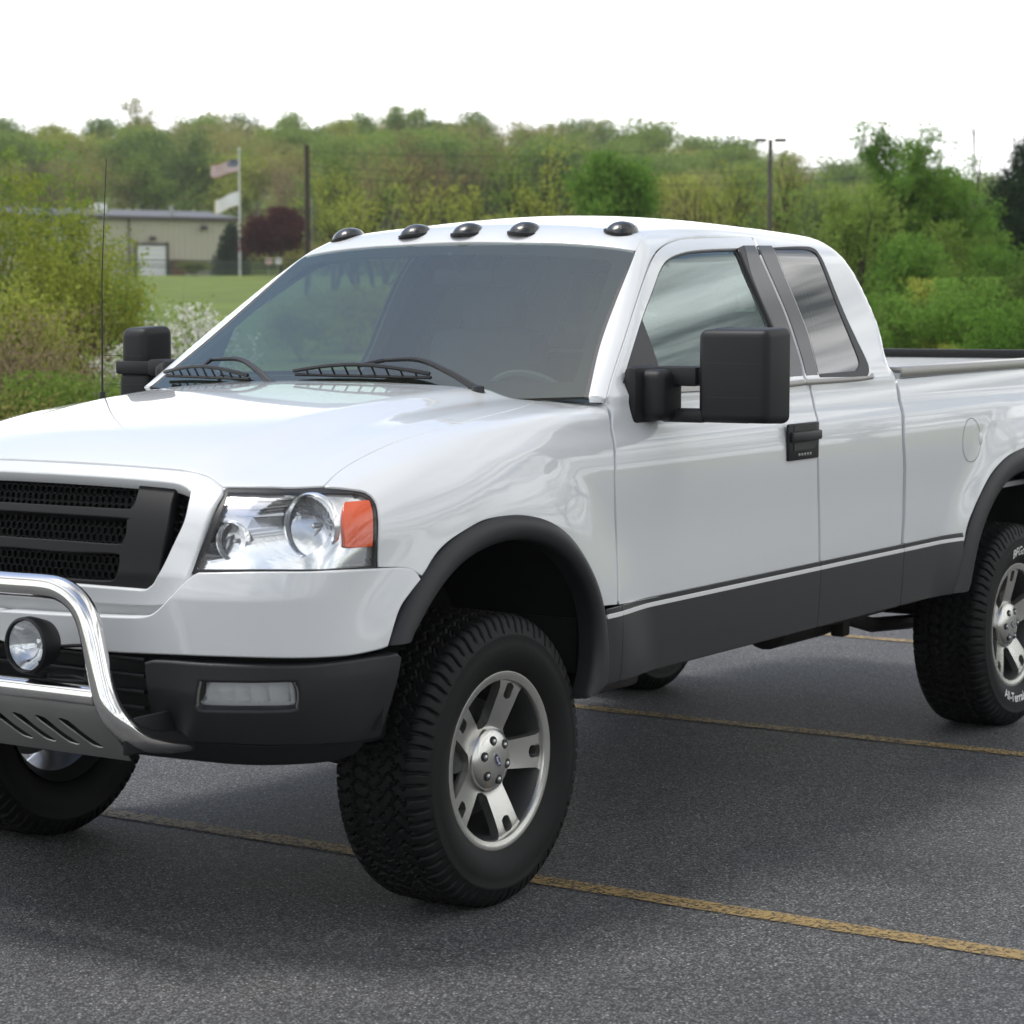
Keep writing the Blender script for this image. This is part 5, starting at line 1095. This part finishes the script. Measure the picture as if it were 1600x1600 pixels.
def make_tree(name, seed, H, crown, leaf, n, size, trunk=.25, spread=.6, up=.6, nb=(4, 3, 3, 2), lev=4, stems=1, bark=None, base=.30, cl=.35, droop=0, lean=.08, rmin=0, split=.45, lo=.05, gap=.25):
    """crown: half-width wanted; the skeleton is scaled to height H and that width"""
    t = Tree(seed); r = t.r
    for k in range(stems):
        d = np.array([r.normal(0, lean*(1 + .8*(stems > 1))), r.normal(0, lean*(1 + .8*(stems > 1))), 1.0]); t.grow(np.array([r.normal(0, .1)*(stems > 1), r.normal(0, .1)*(stems > 1), -.15]), d/np.linalg.norm(d), base*10, .25, 0, lev, spread, up, nb, split)
    P = np.array([p for p, _, _ in t.tips]); sz = H/np.percentile(P[:, 2], 98); sx = crown/np.percentile(np.hypot(P[:, 0], P[:, 1]), 92)
    for sg in t.seg:
        for i, (p, rr) in enumerate(sg): sg[i] = (np.array([p[0]*sx, p[1]*sx, p[2]*sz]), rr*trunk/.25)
    P = P*np.array([sx, sx, sz]); V, F = t.limbs(6, rmin)
    root = empty(name); me = mesh('trunk', V, F); link('trunk', me, bark or BARK, root)
    if n:
        w_ = r.rand(len(P)); w_ = np.where(w_ < gap, .04, w_)    # some twigs carry few leaves: gaps
        idx = r.choice(len(P), n, p=w_/w_.sum()); C = P[idx] + r.normal(0, cl, (n, 3))*np.array([1, 1, .7])
        C = C[(C[:, 2] > lo*H) & (C[:, 2] < 1.05*H)]
        link('crown', leaves_mesh('crown', C, size, r), LMAT[leaf], root)
    return root
def put(root, px, d, scale=1.0, rz=0.0, label=None, cat='tree', group=None, dz=0.0, sxy=None):
    x, y = wxy(px, d); root.location = (x, y, float(terr(x, y)) + dz); root.rotation_euler = (0, 0, rz); s_ = scale; root.scale = ((sxy or s_), (sxy or s_), s_)
    tag(root, label, cat, group)
    return root
def bush_mesh(name, seed, H, W, leaf, n, size, stems=9, twig=True, cl=.09, lev=3, spread=.55, bark=None, thick=.018):
    return make_tree(name, seed, H, W, leaf, n, size, trunk=thick, spread=spread, up=.5, nb=(3, 3, 2), lev=lev, stems=stems, bark=bark or TWIG, base=.22, cl=cl, lean=.28, gap=.45)
def cpy(root, **k): return put(copy_tree(root), **k)
rg = random.Random(11)
# woods on the hill: a few kinds, each tree its own object
hill = []
specs = [('lime', 12, 5.0, 4200, .21), ('mid', 13, 4.8, 4600, .21), ('green', 14, 5.0, 5200, .22), ('olive', 13, 4.8, 3600, .18), ('rust', 11.5, 4.4, 2600, .16), ('mid', 14, 4.4, 4200, .21), ('olive', 12.5, 5.2, 2600, .17), ('green', 12.5, 5.4, 4800, .22)]
hl = {'lime': 'bright yellow-green tree in the woods on the hill', 'mid': 'fresh green tree in the woods on the hill', 'green': 'darker green tree in the woods on the hill', 'olive': 'thin olive budding tree in the woods on the hill', 'rust': 'brownish budding tree in the woods on the hill'}
for i, (lf, H, W, n, sz) in enumerate(specs):
    hill.append((make_tree('hill_tree', 100+i, H, W, lf, n, sz, trunk=.20, spread=.62, up=.55, nb=(4, 3, 3), lev=3, base=.30, cl=.85, gap=.22, bark=BARK if i % 2 else BARKG, rmin=.02), lf))
def where(px):
    for lim, s_ in ((100, 'above the thicket at the left edge'), (240, 'above the long pale building'), (368, 'just left of the flagpole'), (480, 'between flagpole and utility pole'), (600, 'right of the utility pole'), (720, 'behind the second roof light'),
                    (850, 'above the fourth roof light'), (950, 'left of the round green tree'), (1080, 'behind the round green tree'), (1195, 'left of the parking light pole'), (1320, 'right of the parking light pole')):
        if px < lim: return s_
    return 'behind the large green tree'
def level(row): return ('at the foot of the hill', 'at the foot of the hill', 'low on the hill', 'low on the hill', 'halfway up the hill', 'halfway up the hill', 'high on the hill', 'high on the hill', 'on the skyline', 'on the skyline')[row]
kd = {'lime': 'bright yellow-green', 'mid': 'fresh green', 'green': 'darker green', 'olive': 'thin olive budding', 'rust': 'brownish budding'}
used = set(); cnt = 0
for row in range(10):
    d = 247 + row*20; wid = 1900/3768.8*d
    for k in range(26):
        s_ = -wid/2 + wid*(k + rg.uniform(-.35, .35))/25; px = 800 + s_/d*3768.8; dd = d + rg.uniform(-8, 8)
        if px < -120 or px > 1760: continue
        if row < 2 and px < 470: continue
        i = rg.choices(range(8), [1.7, 1.6, .7, 1.7, .9, 1.3, 1.3, .45])[0]
        root, lf = hill[i]; sc_ = rg.uniform(.86, 1.06)*(1.0 if row > 6 else 1)
        kw = dict(px=px, d=dd, scale=sc_, rz=rg.uniform(0, 6.28), label='%s tree %s %s' % (kd[lf], level(row), where(px)), group='trees in the woods on the hill', sxy=sc_*rg.uniform(.95, 1.3))
        if i in used: cpy(root, **kw)
        else: put(root, **kw); used.add(i)
        cnt += 1
for i, (root, lf) in enumerate(hill):
    if i not in used: put(root, 800, 300, label=hl[lf], group='trees in the woods on the hill')
# single trees between the lawn and the hill, seen over the roof
put(make_tree('tall_tree', 7, 13.5, 4.4, 'mid', 5200, .20, trunk=.28, nb=(4, 3, 3), lev=3, spread=.5, cl=.6), 612, 372, label='tall open tree standing above the skyline over the woods', dz=1)
put(make_tree('tall_tree', 8, 12.5, 4.0, 'olive', 3500, .17, trunk=.25, nb=(4, 3, 3), lev=3, spread=.5, cl=.6), 205, 395, label='tall tree breaking the skyline above the pale building', dz=4)
mids = [(520, 105, 8.5, 2.6, 'lime', 2600), (563, 96, 8.2, 2.3, 'mid', 1700), (590, 90, 7.0, 2.3, 'lime', 2400), (632, 100, 9.0, 2.6, 'olive', 1500), (668, 90, 7.2, 2.4, 'lime', 2600), (700, 112, 11.5, 5.6, 'rust', 14000),
        (760, 88, 7.0, 2.6, 'lime', 2900), (815, 86, 8.8, 2.4, 'mid', 2400), (862, 84, 9.2, 2.6, 'lime', 2600), (905, 92, 7.4, 2.0, 'mid', 1800), (1050, 92, 8.0, 2.4, 'lime', 2600), (1100, 86, 7.6, 2.6, 'olive', 1700), (1150, 90, 8.4, 2.6, 'lime', 2300), (1215, 84, 8.6, 2.8, 'olive', 2200), (1275, 78, 8.0, 2.6, 'mid', 2600)]
LB = ['leafy', 'thin', 'loose', 'slender', 'bushy', 'spreading']
near_of = ['right of the dark utility pole', 'second right of the utility pole', 'behind the leftmost roof lights', 'with dark forked trunks above the second roof light', 'above the gap between the first roof lights', 'with bare brown branches above the middle roof light', 'above the fourth roof light', 'just right of the fourth roof light', 'with dark trunks left of the round green tree', 'touching the round green tree on its left', 'touching the round green tree on its right', 'between the round green tree and the light pole', 'just left of the parking light pole', 'just right of the parking light pole', 'above the rear roof edge of the cab']
for i, (px, d, H, W, lf, n) in enumerate(mids):
    col = {'lime': 'yellow-green', 'mid': 'green', 'olive': 'olive', 'rust': 'brown'}[lf]
    put(make_tree('leafy_tree' if lf != 'rust' else 'budding_tree', 200+i, H*.72 + .2, W*.80, lf, int(n*.62), .062 if lf != 'rust' else .045, trunk=.13, spread=.52, up=.5, nb=(3, 4, 3), lev=3 if lf != 'rust' else 4, stems=2, cl=.17, base=.42, lo=.36, gap=.4), px, d, rz=i, label=col + ' tree ' + near_of[i])
put(make_tree('round_tree', 31, 5.9, 1.15, 'fresh', 22000, .065, trunk=.15, spread=.75, up=.35, nb=(5, 4, 3), lev=3, cl=.26, base=.2), 982, 76, label='rounded dense green tree above the roof near the fifth light')
# right of the cab
put(make_tree('green_tree', 41, 6.0, 2.05, 'fresh', 62000, .040, trunk=.15, spread=.60, up=.3, nb=(4, 4, 3, 2), lev=4, stems=3, cl=.13, base=.34, split=.4, lo=.28, gap=.32), 1408, 62, label='large green tree with dark forked trunks right of the cab', sxy=1.0, rz=1.3)
put(make_tree('green_tree', 44, 4.4, 1.2, 'mid', 7000, .042, trunk=.09, spread=.6, up=.45, nb=(4, 4, 3), lev=3, stems=2, cl=.14, base=.34, lo=.25, gap=.4), 1345, 55, label='smaller yellowish green tree between the cab and the large tree')
put(make_tree('bare_tree', 46, 13.5, 1.2, 'rust', 0, .1, trunk=.16, spread=.35, up=.8, nb=(2, 2, 2), lev=3, base=.5), 1512, 120, label='bare dead tree rising into the sky beside the evergreen', dz=-1)
def conifer(name, seed, H, W, n, size, px, d, label, sq=1.0):
    r = np.random.RandomState(seed); root = empty(name); V = MB().tube([(0, 0, -.2), (0, 0, H*.5), (0, 0, H*.97)], [.18*H/8, .1*H/8, .02], 7)
    C = []
    nl = 22
    for l in range(nl):
        z = H*(.06 + .93*l/nl); rad_ = W*(1 - (l/nl)**2.4*.95)*r.uniform(.85, 1.1); nbr = 13
        for k in range(nbr):
            a = 2*pi*(k + r.rand())/nbr; L = rad_*r.uniform(.75, 1.1); m_ = max(2, int(n/(nl*nbr)*(L/W*1.6 + .1))); t = r.rand(m_)**.6
            c = np.stack([cos(a)*L*t, sin(a)*L*t, z - .15*L*t + .0*t], 1) + r.normal(0, .05*W + .04, (m_, 3)); C.append(c)
            if L > .3: V.tube([(0, 0, z), (cos(a)*L*.9, sin(a)*L*.9, z - .13*L)], [.03, .008], 4, cap=False)
    me = V.build('trunk', BARK, root, body=False); C = np.concatenate(C)
    link('crown', leaves_mesh('crown', C, size, r, aspect=.3), LMAT['fir'], root); return put(root, px, d, label=label)
conifer('evergreen_tree', 51, 7.0, 2.9, 48000, .080, 1606, 78, 'dark evergreen tree at the right edge behind the bushes')
conifer('evergreen_tree', 52, 4.6, 1.7, 5000, .16, 362, 212, 'small dark evergreen at the corner of the pale building')
put(make_tree('purple_tree', 53, 5.2, 2.4, 'red', 20000, .12, trunk=.14, spread=.8, up=.3, nb=(6, 5, 3), lev=3, cl=.48, gap=.0, base=.12), 438, 196, label='rounded dark red-purple tree right of the flagpole')
# bushes along the far edge of the lot, right of the cab
bs = [bush_mesh('bush', 60, 2.1, 1.3, 'fresh', 15000, .030, stems=12), bush_mesh('bush', 61, 2.3, 1.3, 'green', 15000, .032, stems=12), bush_mesh('bush', 62, 1.8, 1.3, 'lime', 12000, .028, stems=12)]
bl = ['fresh green', 'dark green', 'yellow-green']
rowb = [(1380, 30, 0, .9), (1425, 33, 1, .95), (1460, 29, 2, 1.0), (1490, 34, 0, 1.1), (1525, 30, 1, .95), (1560, 33, 2, 1.15), (1600, 29, 0, 1.05), (1330, 36, 1, .9), (1640, 34, 1, 1.1), (1400, 40, 0, 1.0), (1545, 42, 0, .95), (1480, 44, 1, 1.0), (1610, 44, 2, 1.15), (1290, 40, 0, 1.0)]
rowb = [(a, b + (k*7 % 5)*1.6, i, s_*(.66, .92, .78, 1.02, .6)[k % 5]) for k, (a, b, i, s_) in enumerate(rowb)]
pl_ = ['beside the rear edge of the cab', 'behind the front of the cargo bed', 'low behind the cargo bed', 'under the large green tree', 'right of the large tree trunks', 'below the dark evergreen', 'at the right edge above the bed rail', 'half hidden behind the cab', 'at the far right edge', 'behind the row beside the cab', 'in the back row below the evergreen', 'in the back row under the large tree', 'in the back row at the right edge', 'behind the cab roof corner']
ub_ = set()
for (px, d, i, s_), w_ in zip(rowb, pl_):
    kw = dict(px=px, d=d, scale=s_*.92, rz=px*.7, label='%s bush %s' % (bl[i], w_), cat='bush', group='bushes behind the cargo bed')
    if i in ub_: cpy(bs[i], **kw)
    else: put(bs[i], **kw); ub_.add(i)
# thicket at the left
th = [('lime', 3.1, 1.0, 7500, .028, -20, 27, 'tall yellow-green shrub at the left edge'), ('mid', 3.6, .85, 7000, .028, 62, 29, 'tall green shrub left of the antenna'), ('lime', 2.8, .75, 5600, .026, 118, 26, 'airy lime shrub in front of the building just left of the antenna'),
      ('mid', 2.3, .6, 4600, .026, 175, 30, 'green shrub right of the antenna base'), ('rust', 1.7, 1.1, 3000, .020, 40, 21.8, 'brown twiggy bush above the hood at the left edge'), ('olive', 1.5, .8, 2800, .020, 110, 22.6, 'low olive twiggy bush in front of the antenna'),
      ('rust', 1.25, .8, 1800, .02, 180, 23.4, 'low brown twiggy bush left of the far mirror'), ('lime', 1.5, .7, 4500, .026, 235, 31, 'low lime shrub behind the far mirror'), ('fresh', 2.4, .9, 6000, .028, 95, 33, 'dark green shrub at the back of the thicket'),
      ('mid', 1.15, .8, 5000, .024, 75, 20.5, 'low leafy bush close behind the hood'), ('lime', 2.0, .6, 4000, .026, 20, 24, 'slim yellow shrub near the left edge'), ('mid', 1.1, .7, 4500, .022, 160, 21.0, 'small green bush right behind the antenna base'), ('olive', 1.0, .7, 3500, .022, 5, 20, 'small olive bush at the left edge just above the hood')]
for i, (lf, H, W, n, sz, px, d, lab) in enumerate(th):
    put(bush_mesh('shrub', 80+i, H, W, lf, n, sz, stems=10, cl=.08, lev=3, thick=.020), px, d, rz=i*1.7, label=lab, cat='shrub')
def blossom(seed, H, W, px, d, lab):
    b_ = bush_mesh('flowering_bush', seed, H, W, 'white', 5200, .022, stems=13, cl=.045, lev=3, spread=.40, thick=.014)
    r = np.random.RandomState(seed); cr = [c_ for c_ in b_.children if c_.name.startswith('crown')][0]
    C = np.array([v.co[:] for v in cr.data.vertices])[::4]; C = C[r.choice(len(C), 1300)] + r.normal(0, .07, (1300, 3)); link('leaf_spray', leaves_mesh('leaf_spray', C, .030, r), LMAT['mid'], b_)
    put(b_, px, d, label=lab, cat='bush')
blossom(95, 1.70, .50, 300, 23, 'white flowering bush right of the far mirror beside the windscreen'); blossom(96, 1.35, .46, 225, 22, 'low white flowering bush half behind the far mirror')
# understorey on the slope between the lot and the woods
us = [bush_mesh('bush', 120, 2.6, 2.4, 'lime', 5200, .085, stems=8, cl=.3), bush_mesh('bush', 121, 2.3, 2.6, 'olive', 4000, .08, stems=8, cl=.3), bush_mesh('bush', 122, 2.7, 2.4, 'mid', 5200, .085, stems=8, cl=.3)]
ub_ = set(); ulab = ['yellow-green undergrowth bush on the slope below the woods', 'olive undergrowth bush on the slope below the woods', 'green undergrowth bush on the slope below the woods']
for row, d in enumerate((196, 232)):
    for k in range(17):
        px = 495 + 1200*(k + rg.uniform(-.4, .4))/16; i = rg.randrange(3); s_ = rg.uniform(.7, 1.1)*(1.35 + .14*row)
        kw = dict(px=px, d=d + rg.uniform(-8, 8), scale=s_, rz=rg.uniform(0, 6), label=ulab[i].split(' on the')[0] + (' nearer row ' if row == 0 else ' farther row ') + where(px), cat='bush', group='undergrowth below the woods')
        if i in ub_: cpy(us[i], **kw)
        else: put(us[i], **kw); ub_.add(i)
for k, (px, d, H, W, lf, lab) in enumerate(((1392, 46, 3.1, .75, 'fresh', 'slim young green tree close to the cab rear edge'), (1500, 50, 3.4, .9, 'mid', 'young yellowish green tree in front of the large tree'), (1566, 47, 2.9, .8, 'fresh', 'young green tree in front of the evergreen'), (1462, 39, 2.2, .6, 'lime', 'small lime sapling behind the cargo bed'))):
    put(make_tree('young_tree', 300+k, H, W, lf, 7000, .034, trunk=.05, spread=.55, up=.5, nb=(4, 4, 3), lev=3, stems=2, cl=.12, base=.28, gap=.35, lo=.12), px, d, label=lab)
for k in range(11):
    i = rg.randrange(3)
    cpy(us[i], px=470 + 36*k, d=rg.uniform(68, 84), scale=rg.uniform(.55, .8), rz=k*1.3, label=ulab[i].split(' on the')[0] + ' below the nearer trees ' + where(470 + 36*k), cat='bush', group='undergrowth at the trunks of the nearer trees')
for k in range(11):
    px = -60 + 54*k; i = rg.randrange(3); s_ = rg.uniform(1.5, 2.1)
    cpy(us[i], px=px, d=rg.uniform(256, 276), scale=s_, rz=rg.uniform(0, 6), label=ulab[i].replace('on the slope below the woods', 'behind the pale building'), cat='bush', group='undergrowth behind the building')
for k in range(16):
    i = rg.randrange(3); s_ = rg.uniform(2.6, 3.4)
    cpy(us[i], px=-120 + 62*k, d=rg.uniform(395, 432), scale=s_, rz=rg.uniform(0, 6), label=ulab[i].replace('on the slope below the woods', 'between the trunks on top of the hill'), cat='bush', group='undergrowth on top of the hill')
# bare trees across the lot behind the photographer, seen mirrored in the cab windows
bt = make_tree('bare_tree', 140, 9, 4.0, 'rust', 0, .1, trunk=.22, spread=.65, up=.35, nb=(4, 4, 3, 2), lev=4, base=.22)
for i, (x, y, s_) in enumerate(((-38, 14, .8), (-46, 22, 1.0), (-40, 30, .9), (-58, 17, 1.1), (-62, 30, 1.2), (-30, 26, .8))):
    o = bt if i == 0 else copy_tree(bt); o.location = (x, y, float(terr(x, y))); o.rotation_euler = (0, 0, i*1.1); o.scale = (s_, s_, s_); tag(o, 'bare leafless tree across the lot mirrored in the cab windows', 'tree', 'bare trees across the lot')

# ---------------------------------------------------------------- building, flags, poles
BW = mat('beige_siding', (.42, .395, .31), .6, noise=(.3, .05)); BR = mat('grey_roof', (.095, .098, .105), .6, noise=(.4, .1)); BD = mat('brown_trim', (.060, .052, .045), .6)
WH = mat('white_metal', (.70, .71, .72), .5); WD = mat('weathered_wood', (.055, .042, .034), .9, noise=(4, .3)); ST = mat('galvanised_steel', (.30, .31, .32), .45, metal=.5)
BDIST = 228.0
bx, by = wxy(372, BDIST); bz = float(terr(bx, by)) - .1
u_d = np.array(wxy(0, BDIST-9)) - np.array((bx, by)); u_d /= np.linalg.norm(u_d); ang = math.atan2(u_d[1], u_d[0])
bld = empty('warehouse_building', (bx, by, bz), ang); tag(bld, 'long beige metal sided building with grey roof behind the lawn', 'building')
# local: x runs along the wall to the left of the picture, y is away from the road or towards it
away = Vector((VD[0], VD[1], 0)); ly = Vector((-sin(ang), cos(ang), 0)); sg = 1 if away.dot(ly) > 0 else -1
Lb = 48.0; Hb = 5.5; Db = 22*sg
m_ = MB(); n = 176; V = []
for k in range(n+1):
    x = Lb*k/n; yo = 0 if k % 2 else -.05*sg
    V += [(x, yo, 0), (x, yo, Hb)]
m_.add(V, [(2*k, 2*k+1, 2*k+3, 2*k+2) for k in range(n)])
m_.box((Lb/2, Db/2, Hb/2 - .05), (Lb-.02, abs(Db)-.1, Hb-.1))
m_.build('wall', BW, bld, body=False, smooth=False)
V = [(-.4, -.5*sg, Hb), (Lb+.4, -.5*sg, Hb), (Lb+.4, Db/2, Hb+1.15), (-.4, Db/2, Hb+1.15), (Lb+.4, Db+.5*sg, Hb), (-.4, Db+.5*sg, Hb)]
V += [(x, y, z-.12) for x, y, z in V]
rf = MB().add(V, [(0, 1, 2, 3), (3, 2, 4, 5), (0, 6, 7, 1), (1, 7, 8, 2), (2, 8, 10, 4), (0, 3, 9, 6), (3, 5, 11, 9), (6, 9, 8, 7), (9, 11, 10, 8)]).build('roof', BR, bld, body=False, smooth=False)
MB().box((Lb/2, -.53*sg, Hb-.09), (Lb+.8, .06, .30)).build('gutter', BD, rf, body=False)
for x in (.12, 10.4, 24.0): MB().box((x, -.14*sg, Hb/2), (.14, .12, Hb)).build('downspout', BD, bld, body=False)
MB().box((12.8, 1.6*sg, Hb+.75), (1.3, 1.3, .9), bev=.12).box((12.8, 1.6*sg, Hb+.25), (.9, .9, .5)).build('roof_vent', WH, bld, body=False)
MB().tube([(6.0, 1.2*sg, Hb), (6.0, 1.2*sg, Hb+1.15)], .20, 10).build('vent_pipe', ST, bld, body=False)
dr = MB().box((8.3, -.12*sg, 1.45), (2.8, .10, 2.9)).build('dock_door', WH, bld, body=False)
for k in range(5): MB().box((8.3, -.175*sg, .5+.5*k), (2.8, .02, .03)).build('panel_joint', ST, dr, body=False)
MB().box((8.3, -.16*sg, 3.0), (3.2, .16, .24)).box((6.80, -.16*sg, 1.6), (.26, .16, 3.2)).box((9.80, -.16*sg, 1.6), (.26, .16, 3.2)).build('door_frame', BD, dr, body=False)
MB().box((8.2, -.35*sg, 3.55), (.5, .45, .35), bev=.05).build('wall_lamp', BD, bld, body=False)
MB().box((3.3, -.40*sg, 4.6), (.55, .5, .40), bev=.05).build('wall_lamp', BD, bld, body=False)
MB().box((5.9, -.5*sg, .8), (1.3, .5, 1.6)).build('loading_box', mat('red_brick', (.22, .075, .05), .8), bld, body=False)
put(bush_mesh('bush', 150, 1.1, 1.3, 'lime', 2500, .09, stems=8, cl=.16), 305, 205, label='small rounded lime bush on the lawn left of the flagpole', cat='bush')
# chain-link fence
FD = 204.0
fr_ = empty('chain_link_fence'); tag(fr_, 'low green chain-link fence along the top of the lawn', 'fence')
px0, px1 = 262, 470; FM = mat('fence_green', (.05, .085, .06), .6)
pts = [(*wxy(px0 + (px1-px0)*k/9, FD),) for k in range(10)]; zs = [float(terr(*p)) for p in pts]
for k, (x, y) in enumerate(pts): MB().tube([(x, y, zs[k]-.1), (x, y, zs[k]+1.25)], .035, 6).build('fence_post', FM, fr_, body=False)
MB().tube([(x, y, zs[k]+1.22) for k, (x, y) in enumerate(pts)], .025, 6).build('top_rail', FM, fr_, body=False)
wv = MB()
for k in range(9):
    (xa, ya), (xb, yb) = pts[k], pts[k+1]
    for j in range(24):
        t0, t1 = j/24, (j+3)/24
        for (a0, a1) in ((t0, t1), (t1, t0)):
            if max(a0, a1) > 1: continue
            wv.tube([(xa+(xb-xa)*a0, ya+(yb-ya)*a0, zs[k]+.02), (xa+(xb-xa)*a1, ya+(yb-ya)*a1, zs[k]+1.2)], .010, 3, cap=False)
wv.build('wire_mesh', FM, fr_, body=False)
# flagpole with two flags
fx_, fy_ = wxy(376, 200); fz = float(terr(fx_, fy_))
fp = empty('flagpole', (fx_, fy_, fz)); tag(fp, 'tall white flagpole flying two flags on the lawn', 'flagpole')
MB().tube([(0, 0, -.2), (0, 0, 5), (0, 0, 10.3)], [.10, .085, .05], 10).lathe([(0, .12), (.10, .06), (.12, 0), (.10, -.06), (0, -.1)], (0, 0, 10.35), 'z', 10).build('pole', WH, fp, body=False)
FW = Vector((-VR[0], -VR[1], 0))       # the wind carries the cloth to the left of the picture
def flag(name, z1, hgt, L, droop, colf, amp=.16):
    nx, ny = 36, 26; V = []; Fc = []; ms = {}
    for i in range(nx+1):
        for j in range(ny+1):
            u, v = i/nx, j/ny; p = FW*(.08 + L*u*.96) + Vector((VD[0], VD[1], 0))*(amp*sin(u*9+v*1.5)*u); V.append((p.x, p.y, z1 - hgt*v - droop*u**1.2 + .10*sin(u*7)*u))
    for i in range(nx):
        for j in range(ny): Fc.append((i*(ny+1)+j, i*(ny+1)+j+1, (i+1)*(ny+1)+j+1, (i+1)*(ny+1)+j))
    return V, Fc, nx, ny
RD = mat('flag_red', (.34, .045, .05), .8); WF = mat('flag_white', (.86, .85, .86), .8); BF = mat('flag_blue', (.035, .045, .12), .8); YF = mat('flag_gold', (.55, .42, .12), .8)
def flag_obj(name, z1, hgt, L, droop, pick, mats, lab):
    V, Fc, nx, ny = flag(name, z1, hgt, L, droop, None); me = mesh(name, V, Fc); o = link(name, me, None, None)
    for mm in mats: me.materials.append(mm)
    for k, p in enumerate(me.polygons): p.material_index = pick((k//ny + .5)/nx, (k % ny)/ny)
    o.location = (fx_, fy_, fz); tag(o, lab, 'flag'); return o
def us_pick(u, v):
    if u < .40 and v < 7/13: 
        a, b = u/.40*6, v/(7/13)*5; return 1 if (abs(a-round(a)) < .22 and abs(b-round(b)) < .25 and (int(round(a)) + int(round(b))) % 2) else 2
    return int(v*13) % 2
flag_obj('national_flag', 9.55, 1.05, 2.35, .55, us_pick, [RD, WF, BF], 'red and white striped flag with blue canton, upper on the flagpole')
flag_obj('white_flag', 6.9, 1.15, 2.1, .80, lambda u, v: 1 if v > .93 or u > .95 else 0, [WF, YF], 'plain white flag with gold edge, lower on the flagpole')
# utility pole and wires
ux, uy = wxy(481, 86); uz = float(terr(ux, uy))
up_ = empty('utility_pole', (ux, uy, uz)); tag(up_, 'dark wooden utility pole carrying wires in front of the woods', 'utility pole')
hp = 1.6 + (510-236)/3768.8*86 - uz
MB().tube([(0, 0, -.3), (0, 0, hp)], [.115, .085], 10).build('pole', WD, up_, body=False)
g2 = Vector((VR[0], VR[1], 0))
MB().tube([tuple(g2*.16 + Vector((0, 0, hp*.72))), tuple(g2*.20 + Vector((0, 0, -.2)))], .016, 6).build('guard_strip', ST, up_, body=False)
wires = empty('power_line', (0, 0, 0)); tag(wires, 'thin power lines crossing in front of the wooded hill', 'power line')
WM = mat('wire_black', (.012, .012, .012), .6)
for (ya, yb, da, db, xa, xb, sag) in ((246, 232, 86, 86, 481, 1190, .3), (268, 250, 86, 86, 481, 1500, .5), (284, 272, 86, 86, 481, 1500, .45), (413, 397, 62, 62, 190, 800, .12), (419, 405, 62, 62, 190, 800, .12), (424, 411, 62, 62, 190, 800, .12)):
    P = []
    for k in range(17):
        t = k/16; px = xa + (xb-xa)*t; x, y = wxy(px, da); P.append((x, y, 1.609 + (510-(ya+(yb-ya)*t))/3768.8*da - sag*4*t*(1-t)))
    MB().tube(P, .010, 5).build('wire', WM, wires, body=False)
# parking lot light
lx_, ly_ = wxy(1199, 74); lz = float(terr(lx_, ly_)); lh = 1.609 + (510-226)/3768.8*74 - lz
lp = empty('light_pole', (lx_, ly_, lz)); tag(lp, 'dark parking lot light pole with two flat lamp heads', 'light pole')
MB().box((0, 0, lh/2), (.11, .11, lh), bev=.01).build('pole', BD, lp, body=False)
for s_ in (1, -1):
    c_ = g2*(.30*s_); MB().box((c_.x, c_.y, lh-.02), (.36, .26, .10), R=Matrix.Rotation(math.atan2(VR[1], VR[0]), 3, 'Z'), bev=.03).build('lamp_head', BD, lp, body=False)
# small signs by the fence
for px, w_, c_ in ((421, .55, (.5, .36, .34)), (436, .5, (.6, .6, .6))):
    sx, sy = wxy(px, 190); sz = float(terr(sx, sy)); so2 = MB().tube([(0, 0, -.1), (0, 0, 1.5)], .03, 6).box((0, 0, 1.35), (.10, .10, .5))
    o = empty('small_sign', (sx, sy, sz), math.atan2(VR[1], VR[0])); tag(o, 'small %s sign on a post by the fence' % ('pinkish' if c_[0] < .55 else 'white'), 'sign')
    so2 = MB().tube([(0, .03, -.1), (0, .03, 1.45)], .03, 6).build('post', ST, o, body=False); MB().box((0, 0, 1.2), (w_, .03, .55)).build('board', mat('sign_board', c_, .6), o, body=False)

# ---------------------------------------------------------------- the air: distant woods pale slightly
hm = bpy.data.materials.new('air'); hm.use_nodes = True; ht = hm.node_tree; ht.nodes.clear()
ho = ht.nodes.new('ShaderNodeOutputMaterial'); hv = ht.nodes.new('ShaderNodeVolumePrincipled'); hv.inputs['Color'].default_value = (.97, .975, .96, 1); hv.inputs['Density'].default_value = .00022; hv.inputs['Anisotropy'].default_value = .2
ht.links.new(hv.outputs[0], ho.inputs['Volume'])
hz = MB().box((-60, -60, 42), (4200, 4200, 90)).build('haze', hm, None, body=False, smooth=False); tag(hz, 'thin pale haze softening the distant woods', None, None, 'stuff')
sc.cycles.volume_bounces = 0
